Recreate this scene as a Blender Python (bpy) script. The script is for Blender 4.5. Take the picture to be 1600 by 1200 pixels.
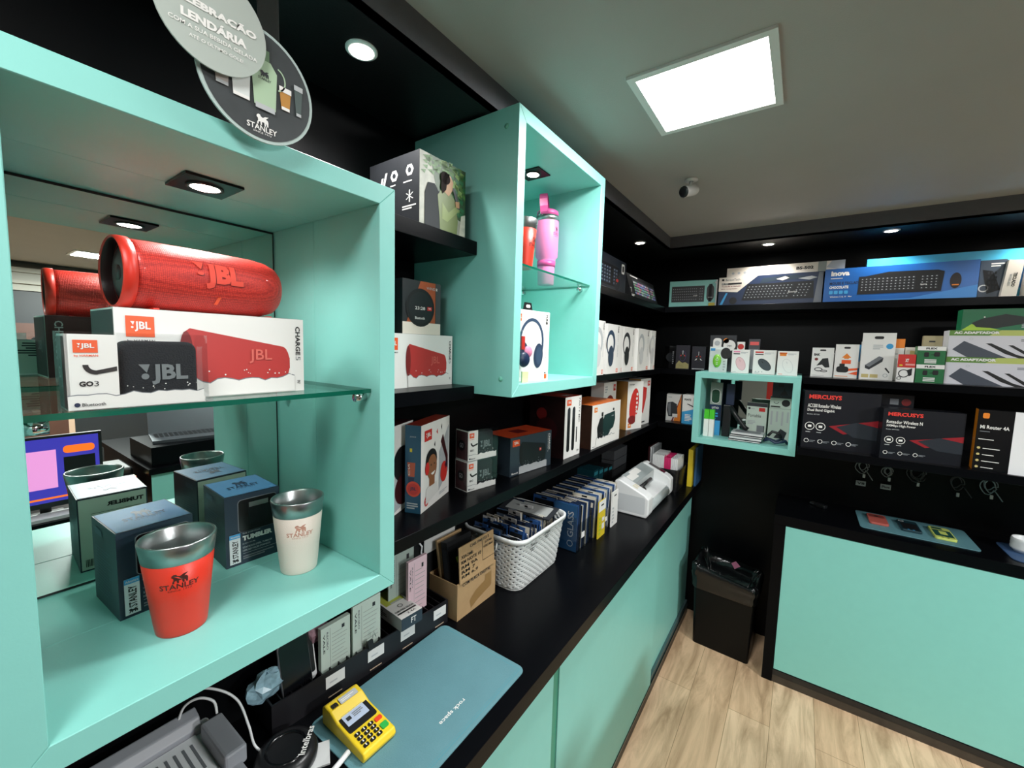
import bpy, bmesh, math, random
from mathutils import Vector, Matrix

# ------------------------------------------------------------------ camera, world, exposure
S = 0.65                       # metres per drawing unit
ZF = 2.94                      # floor lies this many units below the lens
sc = bpy.context.scene
for o in list(bpy.data.objects):
    bpy.data.objects.remove(o)

def W(p):
    return Vector((p[0] * S, p[1] * S, (p[2] + ZF) * S))

camd = bpy.data.cameras.new('camera')
camd.sensor_fit = 'HORIZONTAL'
camd.sensor_width = 36.0
camd.lens = 647.49 / 1600 * 36
camd.clip_start = 0.02
cam = bpy.data.objects.new('camera', camd)
sc.collection.objects.link(cam)
RX = Vector((0.81887649, 0.57332286, 0.0272431))
DY = Vector((0.0733203, -0.05741189, -0.99565456))
FZ = Vector((-0.56926745, 0.81731559, -0.08904945))
mw = Matrix((RX, -DY, -FZ)).transposed().to_4x4()
mw.translation = W((0, 0, 0))
cam.matrix_world = mw
sc.camera = cam

sc.view_settings.view_transform = 'Standard'
sc.view_settings.look = 'None'
sc.view_settings.gamma = 1
sc.view_settings.use_curve_mapping = False
sc.view_settings.exposure = 0.52
wd = bpy.data.worlds.new('world')
sc.world = wd
wd.use_nodes = True
wd.node_tree.nodes['Background'].inputs[0].default_value = (0.6, 0.65, 0.7, 1)
wd.node_tree.nodes['Background'].inputs[1].default_value = 0.03

def area(name, p, size, power, col=(0.98, 1, 1), rot=(0, 0, 0)):
    l = bpy.data.lights.new(name, 'AREA')
    l.shape = 'SQUARE'; l.size = size * S; l.energy = power; l.color = col; l.spread = math.radians(176)
    o = bpy.data.objects.new(name, l); sc.collection.objects.link(o)
    o.location = W(p); o.rotation_euler = rot
    return o

# light of the flat ceiling panels (in view, inferred behind the camera, added as fill, mirrored)
PANELS = [(-0.41, 1.98), (-0.36, -0.40), (1.9, 1.0), (4.9, 1.5)]
PPOW = [14, 6.5, 17, 115]
for i, (x, y) in enumerate(PANELS):
    area('panel_light', (x, y, 1.088), 0.44, PPOW[i])

def spot(name, p, power, angle=110, blend=0.6, col=(1, 0.98, 0.96), r=0.03, parent=None):
    l = bpy.data.lights.new(name, 'SPOT')
    l.energy = power; l.spot_size = math.radians(angle); l.spot_blend = blend
    l.color = col; l.shadow_soft_size = r * S
    o = bpy.data.objects.new(name, l); sc.collection.objects.link(o)
    o.location = W(p)
    return o
SOFFIT_SPOTS = [(-1.295, 0.917), (-1.297, 3.853), (-0.324, 4.437), (0.496, 4.405), (1.32, 4.41), (-1.295, -0.5)]
for i, (x, y) in enumerate(SOFFIT_SPOTS):
    spot('downlight_beam', (x, y, 0.972), 11 if i == 0 else 7, 125)
spot('downlight_beam', (-1.274, 0.442, 0.372), 3.8, 150, 0.7)
spot('downlight_beam', (-1.243, 1.927, 0.900), 0.8, 135, 0.6)

# ------------------------------------------------------------------ materials
def lin(h):
    h = h.lstrip('#')
    return tuple(((int(h[i:i + 2], 16) / 255) / 12.92 if int(h[i:i + 2], 16) / 255 <= 0.04045 else ((int(h[i:i + 2], 16) / 255 + 0.055) / 1.055) ** 2.4) for i in (0, 2, 4))
MATS = {}
def mat(name, hexc, rough=0.5, metal=0.0, noise=0.0, scale=8.0, bump=0.0, bscale=60.0, emit=0.0, coat=0.0, spec=None):
    if name in MATS: return MATS[name]
    if not hexc: raise NameError('undefined material ' + name)
    m = bpy.data.materials.new(name); m.use_nodes = True
    nt = m.node_tree; b = nt.nodes['Principled BSDF']
    c = lin(hexc)
    b.inputs['Base Color'].default_value = (*c, 1)
    b.inputs['Roughness'].default_value = rough
    b.inputs['Metallic'].default_value = metal
    if spec is not None: b.inputs['Specular IOR Level'].default_value = spec
    if coat: b.inputs['Coat Weight'].default_value = coat; b.inputs['Coat Roughness'].default_value = 0.08
    if emit:
        b.inputs['Emission Color'].default_value = (*c, 1); b.inputs['Emission Strength'].default_value = emit
    if noise or bump:
        tc = nt.nodes.new('ShaderNodeTexCoord')
        if noise:
            n = nt.nodes.new('ShaderNodeTexNoise'); n.inputs['Scale'].default_value = scale; n.inputs['Detail'].default_value = 4
            r = nt.nodes.new('ShaderNodeMapRange'); r.inputs[3].default_value = 1 - noise; r.inputs[4].default_value = 1 + noise
            mx = nt.nodes.new('ShaderNodeMix'); mx.data_type = 'RGBA'; mx.blend_type = 'MULTIPLY'; mx.inputs[0].default_value = 1
            mx.inputs[6].default_value = (*c, 1)
            nt.links.new(tc.outputs['Object'], n.inputs['Vector']); nt.links.new(n.outputs['Fac'], r.inputs[0])
            nt.links.new(r.outputs[0], mx.inputs[7]); nt.links.new(mx.outputs[2], b.inputs['Base Color'])
        if bump:
            n2 = nt.nodes.new('ShaderNodeTexNoise'); n2.inputs['Scale'].default_value = bscale; n2.inputs['Detail'].default_value = 3
            bp = nt.nodes.new('ShaderNodeBump'); bp.inputs['Strength'].default_value = bump; bp.inputs['Distance'].default_value = 0.002
            nt.links.new(tc.outputs['Object'], n2.inputs['Vector']); nt.links.new(n2.outputs['Fac'], bp.inputs['Height'])
            nt.links.new(bp.outputs[0], b.inputs['Normal'])
    MATS[name] = m
    return m

def clear(name, tint=(1, 1, 1), ior=1.45, rough=0.0, strength=1.0):
    """thin clear sheet: fresnel mix of transparent and glossy, so light passes through it"""
    if name in MATS: return MATS[name]
    m = bpy.data.materials.new(name); m.use_nodes = True
    nt = m.node_tree; nt.nodes.remove(nt.nodes['Principled BSDF'])
    out = nt.nodes['Material Output']
    t = nt.nodes.new('ShaderNodeBsdfTransparent'); t.inputs[0].default_value = (*tint, 1)
    g = nt.nodes.new('ShaderNodeBsdfGlossy'); g.inputs['Roughness'].default_value = rough
    f = nt.nodes.new('ShaderNodeLayerWeight'); f.inputs[0].default_value = 0.5
    pw = nt.nodes.new('ShaderNodeMath'); pw.operation = 'POWER'; pw.inputs[1].default_value = 3.0
    mu = nt.nodes.new('ShaderNodeMath'); mu.operation = 'MULTIPLY_ADD'; mu.inputs[1].default_value = 0.6 * strength; mu.inputs[2].default_value = 0.04 * strength
    mx = nt.nodes.new('ShaderNodeMixShader')
    nt.links.new(f.outputs['Facing'], pw.inputs[0]); nt.links.new(pw.outputs[0], mu.inputs[0]); nt.links.new(mu.outputs[0], mx.inputs[0]); nt.links.new(t.outputs[0], mx.inputs[1])
    nt.links.new(g.outputs[0], mx.inputs[2]); nt.links.new(mx.outputs[0], out.inputs[0])
    MATS[name] = m
    return m

TEAL = mat('teal_laminate', '#84c9c0', 0.42, noise=0.03, scale=25, bump=0.04, bscale=350)
BLACK = mat('black_laminate', '#07080b', 0.28, noise=0.15, scale=40, bump=0.06, bscale=200, spec=0.09)
BLACKG = mat('black_gloss', '#0c0d10', 0.2)
WHITE = mat('white_card', '#e9e8e4', 0.45)
CREAM = mat('cream_card', '#e6ddd0', 0.5)
INK = mat('black_ink', '#111214', 0.45)
DGREY = mat('dark_grey_ink', '#2b2e33', 0.5)
MGREY = mat('mid_grey_ink', '#777b80', 0.5)
LGREY = mat('light_grey_ink', '#b4b8ba', 0.5)
RED = mat('red_ink', '#c9302a', 0.4)
ORANGE = mat('orange_ink', '#ee5a24', 0.4)
ORANGE2 = mat('amber_ink', '#e8842a', 0.4)
DRED = mat('dark_red_ink', '#7c1f20', 0.4)
MAROON = mat('maroon_ink', '#3a1418', 0.4)
BLUE = mat('blue_ink', '#1f5fa8', 0.35)
SKY = mat('sky_ink', '#3f9fd6', 0.35)
NAVY = mat('navy_ink', '#182a4a', 0.4)
TBLUE = mat('tumbler_box_navy', '#1d2f3e', 0.4)
TBTOP = mat('tumbler_box_blue', '#4a7cab', 0.4, noise=0.12, scale=14)
PETROL = mat('petrol_ink', '#22506a', 0.4)
GREEN = mat('green_ink', '#1f6b3d', 0.4)
LIME = mat('lime_ink', '#9fc23c', 0.4)
BRIGHTG = mat('bright_green_ink', '#4cc22e', 0.4)
YELLOW = mat('yellow_ink', '#d9c02f', 0.45)
PINK = mat('pink_ink', '#e58cae', 0.45)
MAGENTA = mat('magenta_card', '#d12a68', 0.4)
PALEPINK = mat('pale_pink_paper', '#e9c9d2', 0.6)
PALEGREEN = mat('pale_green_paper', '#c6d6cb', 0.6)
GREENCARD = mat('silvery_green_card', '#c5d2c6', 0.45)
SKIN = mat('printed_skin', '#8f5d3c', 0.5)
SKINL = mat('printed_light_skin', '#b08256', 0.5)
OLIVE = mat('printed_olive', '#66753c', 0.5)
ROCK = mat('printed_rock', '#a9aa9c', 0.5, noise=0.5, scale=40)
LEAFP = mat('printed_foliage', '#4c7a35', 0.5, noise=0.8, scale=60)
KRAFT = mat('kraft_cardboard', '#a88a62', 0.75, noise=0.1, scale=30, bump=0.2, bscale=90)
TAPE = mat('brown_tape', '#8f7147', 0.3)
STEEL = mat('brushed_steel', '#a9acac', 0.34, metal=1.0, bump=0.05, bscale=300)
CHROME = mat('chrome', '#d5d8d8', 0.08, metal=1.0)
REDPAINT = mat('red_powder_coat', '#d5321f', 0.38, bump=0.1, bscale=500)
CREAMPAINT = mat('cream_powder_coat', '#dfd2c6', 0.45, bump=0.1, bscale=500)
PINKPAINT = mat('pink_powder_coat', '#e880b4', 0.4, bump=0.1, bscale=500)
PINKDARK = mat('dark_pink_band', '#c04a86', 0.4)
WPLASTIC = mat('white_plastic', '#e4e6e6', 0.35)
GPLASTIC = mat('grey_plastic', '#8d9696', 0.35)
PGREY = mat('printer_grey_plastic', '#999ca3', 0.4)
DPLASTIC = mat('dark_plastic', '#17181a', 0.35)
YPLASTIC = mat('yellow_plastic', '#e6c62a', 0.35)
MIRROR = mat('mirror_silver', '#d9e2dc', 0.0, metal=1.0)
GLASS = clear('clear_glass', (0.9, 0.97, 0.94), 1.5, 0.0, 1.0)
GEDGE = mat('green_glass_edge', '#0f5a48', 0.1, coat=0.5)
FILM = clear('clear_film', (0.97, 0.98, 0.98), 1.4, 0.08, 0.9)
MILK = clear('milky_film', (0.93, 0.95, 0.93), 1.4, 0.5, 0.5)
ACRYL = clear('clear_acrylic', (0.93, 0.95, 0.96), 1.5, 0.03, 1.3)
LENS = mat('lit_lens', '#fff6e8', 0.5, emit=30)
PANELM = mat('lit_diffuser', '#fdfbf6', 0.5, emit=9)
BAG = mat('black_bag_film', '#0d0f10', 0.2, bump=0.8, bscale=45)
RUBBER = mat('black_rubber', '#0e0f10', 0.6)
MATBLUE = mat('blue_leatherette', '#5a8790', 0.5, noise=0.1, scale=12, bump=0.5, bscale=500)

# ------------------------------------------------------------------ mesh builder
EPS = 0.0009
_tc = {}
def text_geo(s, bold=0.0, cut=None):
    key = (s, bold, cut)
    if key in _tc: return _tc[key]
    c = bpy.data.curves.new('t', 'FONT'); c.body = s; c.resolution_u = 2; c.offset = bold
    o = bpy.data.objects.new('t', c)
    m = bpy.data.meshes.new_from_object(o)
    if cut:
        bm = bmesh.new(); bm.from_mesh(m)
        xs = [v.co.x for v in bm.verts]; ys = [v.co.y for v in bm.verts]
        for axis, n, lo, hi in ((0, cut[0], min(xs), max(xs)), (1, cut[1], min(ys), max(ys))):
            for i in range(1, n):
                co = [0, 0, 0]; no = [0, 0, 0]; co[axis] = lo + (hi - lo) * i / n; no[axis] = 1
                bmesh.ops.bisect_plane(bm, geom=bm.verts[:] + bm.edges[:] + bm.faces[:], plane_co=co, plane_no=no, dist=1e-6)
        bm.to_mesh(m); bm.free()
    vs = [(v.co.x, v.co.y) for v in m.vertices]; fs = [tuple(p.vertices) for p in m.polygons]
    bpy.data.objects.remove(o); bpy.data.curves.remove(c); bpy.data.meshes.remove(m)
    x0 = min(v[0] for v in vs); x1 = max(v[0] for v in vs); y0 = min(v[1] for v in vs); y1 = max(v[1] for v in vs)
    vs = [((x - x0) / (x1 - x0), (y - y0) / (y1 - y0)) for x, y in vs]
    _tc[key] = (vs, fs)
    return _tc[key]

class MB:
    def __init__(s):
        s.v = []; s.f = []; s.mi = []; s.sm = []; s.mats = []
    def m(s, mt):
        if mt not in s.mats: s.mats.append(mt)
        return s.mats.index(mt)
    def add(s, vs, fs, mt, smooth=False):
        n = len(s.v); s.v += [Vector(v) for v in vs]
        k = s.m(mt)
        for f in fs:
            s.f.append(tuple(n + i for i in f)); s.mi.append(k); s.sm.append(smooth)
        return n
    def box(s, x0, x1, y0, y1, z0, z1, mt, mats=None):
        """mats: dict of face name -> material; front is -y"""
        vs = [(x0, y0, z0), (x1, y0, z0), (x1, y1, z0), (x0, y1, z0), (x0, y0, z1), (x1, y0, z1), (x1, y1, z1), (x0, y1, z1)]
        F = dict(front=(0, 1, 5, 4), right=(1, 2, 6, 5), back=(2, 3, 7, 6), left=(3, 0, 4, 7), top=(4, 5, 6, 7), bottom=(3, 2, 1, 0))
        n = len(s.v); s.v += [Vector(v) for v in vs]
        for k, f in F.items():
            s.f.append(tuple(n + i for i in f)); s.mi.append(s.m((mats or {}).get(k, mt))); s.sm.append(False)
    def lathe(s, prof, mt, seg=40, c=(0, 0, 0), axis='z', smooth=True, mts=None, caps=False):
        """prof: list of (r, t); axis z or y or x"""
        def P(r, t, a):
            u = r * math.cos(a); v = r * math.sin(a)
            if axis == 'z': return (c[0] + u, c[1] + v, c[2] + t)
            if axis == 'y': return (c[0] + v, c[1] + t, c[2] + u)
            return (c[0] + t, c[1] + u, c[2] + v)
        n = len(s.v); k = len(prof)
        for r, t in prof:
            for j in range(seg): s.v.append(Vector(P(r, t, 2 * math.pi * j / seg)))
        for i in range(k - 1):
            mm = s.m(mts[i] if mts else mt)
            for j in range(seg):
                a = n + i * seg + j; b = n + i * seg + (j + 1) % seg
                s.f.append((a, b, b + seg, a + seg)); s.mi.append(mm); s.sm.append(smooth)
        for i, rev in ((0, True), (k - 1, False)):
            if caps and prof[i][0] > 1e-6:
                f = [n + i * seg + j for j in range(seg)]
                if rev: f.reverse()
                s.f.append(tuple(f)); s.mi.append(s.m(mts[min(i, k - 2)] if mts else mt)); s.sm.append(False)
    def tube(s, pts, r, mt, seg=8, closed=False):
        pts = [Vector(p) for p in pts]; n = len(s.v); k = len(pts); up = Vector((0, 0, 1)); side = None
        for i, p in enumerate(pts):
            d = (pts[(i + 1) % k] - pts[i - 1]) if closed else (pts[min(i + 1, k - 1)] - pts[max(i - 1, 0)])
            d.normalize()
            if side is None:
                side = d.cross(up)
                if side.length < 1e-3: side = d.cross(Vector((1, 0, 0)))
            side = (side - d * side.dot(d)).normalized(); w = d.cross(side)
            for j in range(seg):
                a = 2 * math.pi * j / seg
                s.v.append(p + side * (r * math.cos(a)) + w * (r * math.sin(a)))
        mm = s.m(mt)
        for i in range(k if closed else k - 1):
            for j in range(seg):
                a = n + i * seg + j; b = n + i * seg + (j + 1) % seg; i2 = (i + 1) % k
                s.f.append((a, n + i2 * seg + j, n + i2 * seg + (j + 1) % seg, b)); s.mi.append(mm); s.sm.append(True)
        if not closed:
            s.f.append(tuple(n + j for j in range(seg))); s.mi.append(mm); s.sm.append(False)
            s.f.append(tuple(n + (k - 1) * seg + j for j in reversed(range(seg)))); s.mi.append(mm); s.sm.append(False)
    def prism(s, pts, mt, O=(0, 0, 0), U=(1, 0, 0), V=(0, 1, 0), d=0.1, smooth=False, side=None):
        """pts 2d outline (ccw) in U,V; extruded by d along U x V"""
        O = Vector(O); U = Vector(U); V = Vector(V); N = U.cross(V).normalized(); n = len(s.v); k = len(pts)
        for off in (0, d):
            for x, y in pts: s.v.append(O + U * x + V * y + N * off)
        s.f.append(tuple(n + i for i in reversed(range(k)))); s.mi.append(s.m(mt)); s.sm.append(False)
        s.f.append(tuple(n + k + i for i in range(k))); s.mi.append(s.m(mt)); s.sm.append(False)
        for i in range(k):
            j = (i + 1) % k
            s.f.append((n + i, n + j, n + k + j, n + k + i)); s.mi.append(s.m(side or mt)); s.sm.append(smooth)
    def build(s, name, parent=None, loc=(0, 0, 0), rz=0.0, rot=None, bevel=0.0, seg=2):
        me = bpy.data.meshes.new(name)
        me.from_pydata([v * S for v in s.v], [], s.f)
        for m_ in s.mats: me.materials.append(m_)
        me.polygons.foreach_set('material_index', s.mi); me.polygons.foreach_set('use_smooth', s.sm)
        me.update()
        o = bpy.data.objects.new(name, me); sc.collection.objects.link(o)
        if parent is not None:
            o.parent = parent; o.location = Vector(loc) * S
        else:
            o.location = W(loc)
        o.rotation_euler = rot if rot else (0, 0, rz)
        if bevel:
            b = o.modifiers.new('bevel', 'BEVEL'); b.width = bevel * S; b.segments = seg; b.limit_method = 'ANGLE'
            if seg > 1: b.harden_normals = False
        return o

def rrect(x0, y0, x1, y1, r, n=4):
    pts = []
    for cx, cy, a0 in ((x1 - r, y0 + r, -90), (x1 - r, y1 - r, 0), (x0 + r, y1 - r, 90), (x0 + r, y0 + r, 180)):
        for i in range(n + 1):
            a = math.radians(a0 + 90 * i / n); pts.append((cx + r * math.cos(a), cy + r * math.sin(a)))
    return pts

class Face:
    """printing on a flat (or wrapped) surface; x,y run 0..1 over the face"""
    def __init__(s, mb, O, U, V, w, h, wrap=None):
        s.mb = mb; s.O = Vector(O); s.U = Vector(U); s.V = Vector(V); s.w = w; s.h = h; s.wrap = wrap
        s.N = s.U.cross(s.V)
    def p(s, x, y, k):
        if s.wrap: return s.wrap(x, y, k)
        return s.O + s.U * (x * s.w) + s.V * (y * s.h) + s.N * (k * EPS)
    def poly(s, pts, mt, k=1):
        s.mb.add([s.p(x, y, k) for x, y in pts], [tuple(range(len(pts)))], mt)
    def rect(s, x0, y0, x1, y1, mt, k=1):
        s.poly([(x0, y0), (x1, y0), (x1, y1), (x0, y1)], mt, k)
    def rrect(s, x0, y0, x1, y1, r, mt, k=1):
        ax = s.w; ay = s.h
        s.poly([(x / ax, y / ay) for x, y in rrect(x0 * ax, y0 * ay, x1 * ax, y1 * ay, r * ay)], mt, k)
    def disc(s, cx, cy, r, mt, k=1, ry=None, n=24, a=0.0, a0=0.0, a1=360.0):
        ry = r if ry is None else ry; q = s.h / s.w; pts = []
        full = abs(a1 - a0) >= 359.9
        for i in range(n + (0 if full else 1)):
            t = math.radians(a0 + (a1 - a0) * i / n); x = r * math.cos(t); y = ry * math.sin(t)
            pts.append((cx + (x * math.cos(a) - y * math.sin(a)) * q, cy + x * math.sin(a) + y * math.cos(a)))
        s.poly(pts, mt, k)
    def ring(s, cx, cy, r, t, mt, k=1, a0=0.0, a1=360.0, n=24, ry=None, a=0.0):
        q = s.h / s.w; ry = r if ry is None else ry; vs = []; fs = []
        for i in range(n + 1):
            g = math.radians(a0 + (a1 - a0) * i / n)
            for e in (0, t):
                x = (r - e) * math.cos(g); y = (ry - e) * math.sin(g)
                vs.append(s.p(cx + (x * math.cos(a) - y * math.sin(a)) * q, cy + x * math.sin(a) + y * math.cos(a), k))
        for i in range(n): fs.append((2 * i, 2 * i + 2, 2 * i + 3, 2 * i + 1))
        s.mb.add(vs, fs, mt)
    def text(s, t, x0, y0, x1, y1, mt, k=2, rot=0, bold=0.012, cut=None):
        vs, fs = text_geo(t, bold, cut)
        out = []
        for a, b in vs:
            if rot == 90: a, b = 1 - b, a
            elif rot == -90: a, b = b, 1 - a
            elif rot == 180: a, b = 1 - a, 1 - b
            out.append(s.p(x0 + (x1 - x0) * a, y0 + (y1 - y0) * b, k))
        s.mb.add(out, fs, mt)
    def lines(s, x0, y0, x1, y1, n, mt, k=1, seed=1, fill=0.55):
        r = random.Random(seed); dy = (y1 - y0) / n
        for i in range(n):
            yy = y0 + dy * i; s.rect(x0, yy, x0 + (x1 - x0) * r.uniform(0.6, 1), yy + dy * fill, mt, k)
    def barcode(s, x0, y0, x1, y1, mt, k=1):
        r = random.Random(3); x = x0
        while x < x1:
            w = (x1 - x0) * r.uniform(0.02, 0.07); s.rect(x, y0, min(x + w, x1), y1, mt, k); x += w * 2

def faces(mb, w, d, h):
    """the faces of a carton: x 0..w, y 0..d (front is y=0), z 0..h"""
    X = Vector((1, 0, 0)); Y = Vector((0, 1, 0)); Z = Vector((0, 0, 1))
    return dict(front=Face(mb, (0, 0, 0), X, Z, w, h), back=Face(mb, (w, d, 0), -X, Z, w, h), left=Face(mb, (0, d, 0), -Y, Z, d, h),
                right=Face(mb, (w, 0, 0), Y, Z, d, h), top=Face(mb, (0, 0, h), X, Y, w, d))

def setp(o, label, cat, group=None, kind=None):
    if label: o['label'] = label
    if cat: o['category'] = cat
    if group: o['group'] = group
    if kind: o['kind'] = kind
    return o
def empty(name, loc, rz=0.0, label=None, cat=None, group=None, rot=None):
    o = bpy.data.objects.new(name, None); sc.collection.objects.link(o)
    o.empty_display_size = 0.05
    o.location = W(loc); o.rotation_euler = rot if rot else (0, 0, rz)
    return setp(o, label, cat, group)
def struct(name, mb, **k):
    o = mb.build(name, **k); o['kind'] = 'structure'; return o
def carton(name, label, BL, BR, z, h, d, body=WHITE, mats=None, art=None, group=None, cat='box', tilt=0.0, bevel=0.0):
    """printed box whose front bottom edge runs from BL to BR (x, y)"""
    w = math.hypot(BR[0] - BL[0], BR[1] - BL[1]); rz = math.atan2(BR[1] - BL[1], BR[0] - BL[0])
    mb = MB(); mb.box(0, w, 0, d, 0, h, body, mats)
    F = faces(mb, w, d, h)
    if art: art(F)
    o = mb.build(name, loc=(BL[0], BL[1], z), rot=(tilt, 0, rz))
    return setp(o, label, cat, group)
def copy_tree(o, parent=None):
    c = o.copy(); sc.collection.objects.link(c); c.parent = parent
    for ch in o.children: copy_tree(ch, c)
    return c
# shared print and plastic colours
mat('amber_carton_side', '#a87a3a', .4)
mat('beige_sticker', '#d8d2bd', .5)
mat('black_basket_plastic', '#121214', .4)
mat('counter_grey', '#9fa8a8', .35)
mat('cream_beam_paint', '#a09c92', .6)
mat('dark_green_insert', '#1f4a42', .4)
mat('shaded_dark_red_rubber', '#2a0a0c', .4)
mat('dark_teal_case', '#16404a', .25)
mat('faint_navy_text', '#31475c', .4)
mat('grey_cable', '#4b4f52', .4)
mat('laptop_grey', '#54585e', .35, metal=.4)
mat('lime_silicone', '#c3cf6a', .4)
mat('maroon_logo', '#4a1c16', .4)
mat('printed_bottle_green', '#1c6b45', .4)
mat('printed_brick_red', '#a8382a', .4)
mat('printed_cobalt', '#1d5da6', .3, noise=.3, scale=6)
mat('printed_deep_teal', '#15302f', .4)
mat('printed_gold', '#c8b77a', .4)
mat('printed_gunmetal', '#1c2430', .35)
mat('printed_hair', '#1d110e', .9)
mat('printed_light_cobalt', '#3d84c8', .35)
mat('printed_navy_band', '#33475e', .4)
mat('printed_navy_cup', '#2a3a50', .4)
mat('printed_pale_lilac', '#d3d2da', .4)
mat('printed_sage_grey', '#8d9690', .4)
mat('printed_silver', '#aeb3b6', .4, noise=.2, scale=60)
mat('printed_slate', '#2e3a44', .4)
mat('printer_light_grey', '#f0f2f5', .4)
mat('screen_orange', '#f26a1f', .4, emit=.9)

# ------------------------------------------------------------------ the room
def wood_floor():
    m = bpy.data.materials.new('oak_planks'); m.use_nodes = True
    nt = m.node_tree; b = nt.nodes['Principled BSDF']; L = nt.links.new
    tc = nt.nodes.new('ShaderNodeTexCoord')
    mp = nt.nodes.new('ShaderNodeMapping'); mp.inputs['Rotation'].default_value = (0, 0, math.radians(90)); L(tc.outputs['Object'], mp.inputs[0])
    br = nt.nodes.new('ShaderNodeTexBrick'); br.offset = 0.37; br.inputs['Scale'].default_value = 1.0
    br.inputs['Brick Width'].default_value = 1.2; br.inputs['Row Height'].default_value = 0.19; br.inputs['Mortar Size'].default_value = 0.0012
    br.inputs['Color1'].default_value = (*lin('#dfc2a2'), 1); br.inputs['Color2'].default_value = (*lin('#d2b190'), 1); br.inputs['Mortar'].default_value = (*lin('#8d7656'), 1)
    L(mp.outputs[0], br.inputs[0])
    m2 = nt.nodes.new('ShaderNodeMapping'); m2.inputs['Scale'].default_value = (1.1, 7, 1); L(mp.outputs[0], m2.inputs[0])
    n = nt.nodes.new('ShaderNodeTexNoise'); n.inputs['Scale'].default_value = 2.2; n.inputs['Detail'].default_value = 8; n.inputs['Roughness'].default_value = 0.62; n.inputs['Distortion'].default_value = 0.7
    L(m2.outputs[0], n.inputs['Vector'])
    cr = nt.nodes.new('ShaderNodeValToRGB'); cr.color_ramp.elements[0].position = 0.34; cr.color_ramp.elements[0].color = (0.50, 0.44, 0.36, 1)
    cr.color_ramp.elements[1].position = 0.62; cr.color_ramp.elements[1].color = (1.1, 1.08, 1.05, 1)
    L(n.outputs['Fac'], cr.inputs[0])
    mx = nt.nodes.new('ShaderNodeMix'); mx.data_type = 'RGBA'; mx.blend_type = 'MULTIPLY'; mx.inputs[0].default_value = 0.85
    L(br.outputs['Color'], mx.inputs[6]); L(cr.outputs[0], mx.inputs[7]); L(mx.outputs[2], b.inputs['Base Color'])
    b.inputs['Roughness'].default_value = 0.5
    return m
OAK = wood_floor()
CEIL = mat('ceiling_paint', '#adaba8', 0.6, noise=0.04, scale=6, bump=0.25, bscale=260)
SOFF = mat('soffit_paint', '#07080a', 0.45, noise=0.1, scale=30, bump=0.2, bscale=200)
FASC = mat('fascia_paint', '#58595f', 0.5, noise=0.12, scale=40, bump=0.2, bscale=200)
WALLK = mat('black_wall_paint', '#050608', 0.4, noise=0.1, scale=20, bump=0.1, spec=0.15)
WALLG = mat('grey_wall_paint', '#8b8a84', 0.6, noise=0.05, scale=5)
X0, Y1, XF, YF = -1.61, 4.90, -1.135, 4.265
XR, YR = 6.8, -3.4
def slab(name, x0, x1, y0, y1, z0, z1, m, **k):
    mb = MB(); mb.box(x0, x1, y0, y1, z0, z1, m); return struct(name, mb, **k)
slab('floor', X0 - .1, XR, YR, Y1 + .1, -3.04, -2.94, OAK)
slab('ceiling', XF - .02, XR, YR, YF + .02, 1.105, 1.2, CEIL)
slab('wall_left', X0 - .1, X0, YR, Y1, -2.94, 1.2, WALLK)
slab('wall_back', X0 - .1, XR, Y1, Y1 + .1, -2.94, 1.2, WALLK)
slab('wall_right', XR, XR + .1, YR, Y1 + .1, -2.94, 1.2, WALLG)
slab('wall_rear', X0 - .1, XR, YR - .1, YR, -2.94, 1.2, WALLG)
mb = MB(); mb.box(X0, XF, YR, Y1, 0.985, 1.0, SOFF); mb.box(XF, XR, YF, Y1, 0.985, 1.0, SOFF); struct('trim_1', mb)
mb = MB(); mb.box(XF - .02, XF, YR, YF + .02, 0.985, 1.105, FASC); mb.box(XF - .02, XR, YF, YF + .02, 0.985, 1.105, FASC); struct('trim_2', mb)

# flat ceiling panels
def ceiling_panel(x, y, label, group=None):
    t = empty('ceiling_light', (x, y, 1.105), 0, label, 'light', group)
    mb = MB(); a, b_ = .262, .232
    for q in ((-a, a, -a, -b_), (-a, a, b_, a), (-a, -b_, -b_, b_), (b_, a, -b_, b_)): mb.box(q[0], q[1], q[2], q[3], -.012, 0, WPLASTIC)
    mb.build('frame', t)
    mb = MB(); mb.box(-b_, b_, -b_, b_, -.008, -.002, PANELM); mb.build('diffuser', t)
ceiling_panel(-0.41, 1.98, 'square flat lit panel in a thin white frame on the grey ceiling')
for x, y in PANELS[1:]:  # one inferred from shadow edges, one added for fill, one seen mirrored
    ceiling_panel(x, y, 'flat lit ceiling panel out of direct view, one of the set added for fill', 'ceiling panels of the room behind')

def soffit_light(x, y, label, group=None):
    t = empty('downlight', (x, y, 0.985), 0, label, 'light', group)
    mb = MB(); mb.lathe([(.052, 0), (.052, -.004), (.04, -.008), (.04, -.002)], WPLASTIC, 28); mb.build('trim_ring', t)
    mb = MB(); mb.lathe([(.0001, -.004), (.039, -.004)], LENS, 28, smooth=False); mb.build('lens', t)
SL = ['round white downlight in the black soffit nearest the hanging sign', 'round white downlight in the soffit left of the ceiling corner', 'round downlight above the keyboard boxes, left one of the back soffit',
      'round downlight above the blue keyboard box in the back soffit', 'round downlight at the right end of the back soffit', 'round downlight behind the camera']
for (x, y), l in zip(SOFFIT_SPOTS[:5], SL): soffit_light(x, y, l)

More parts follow.
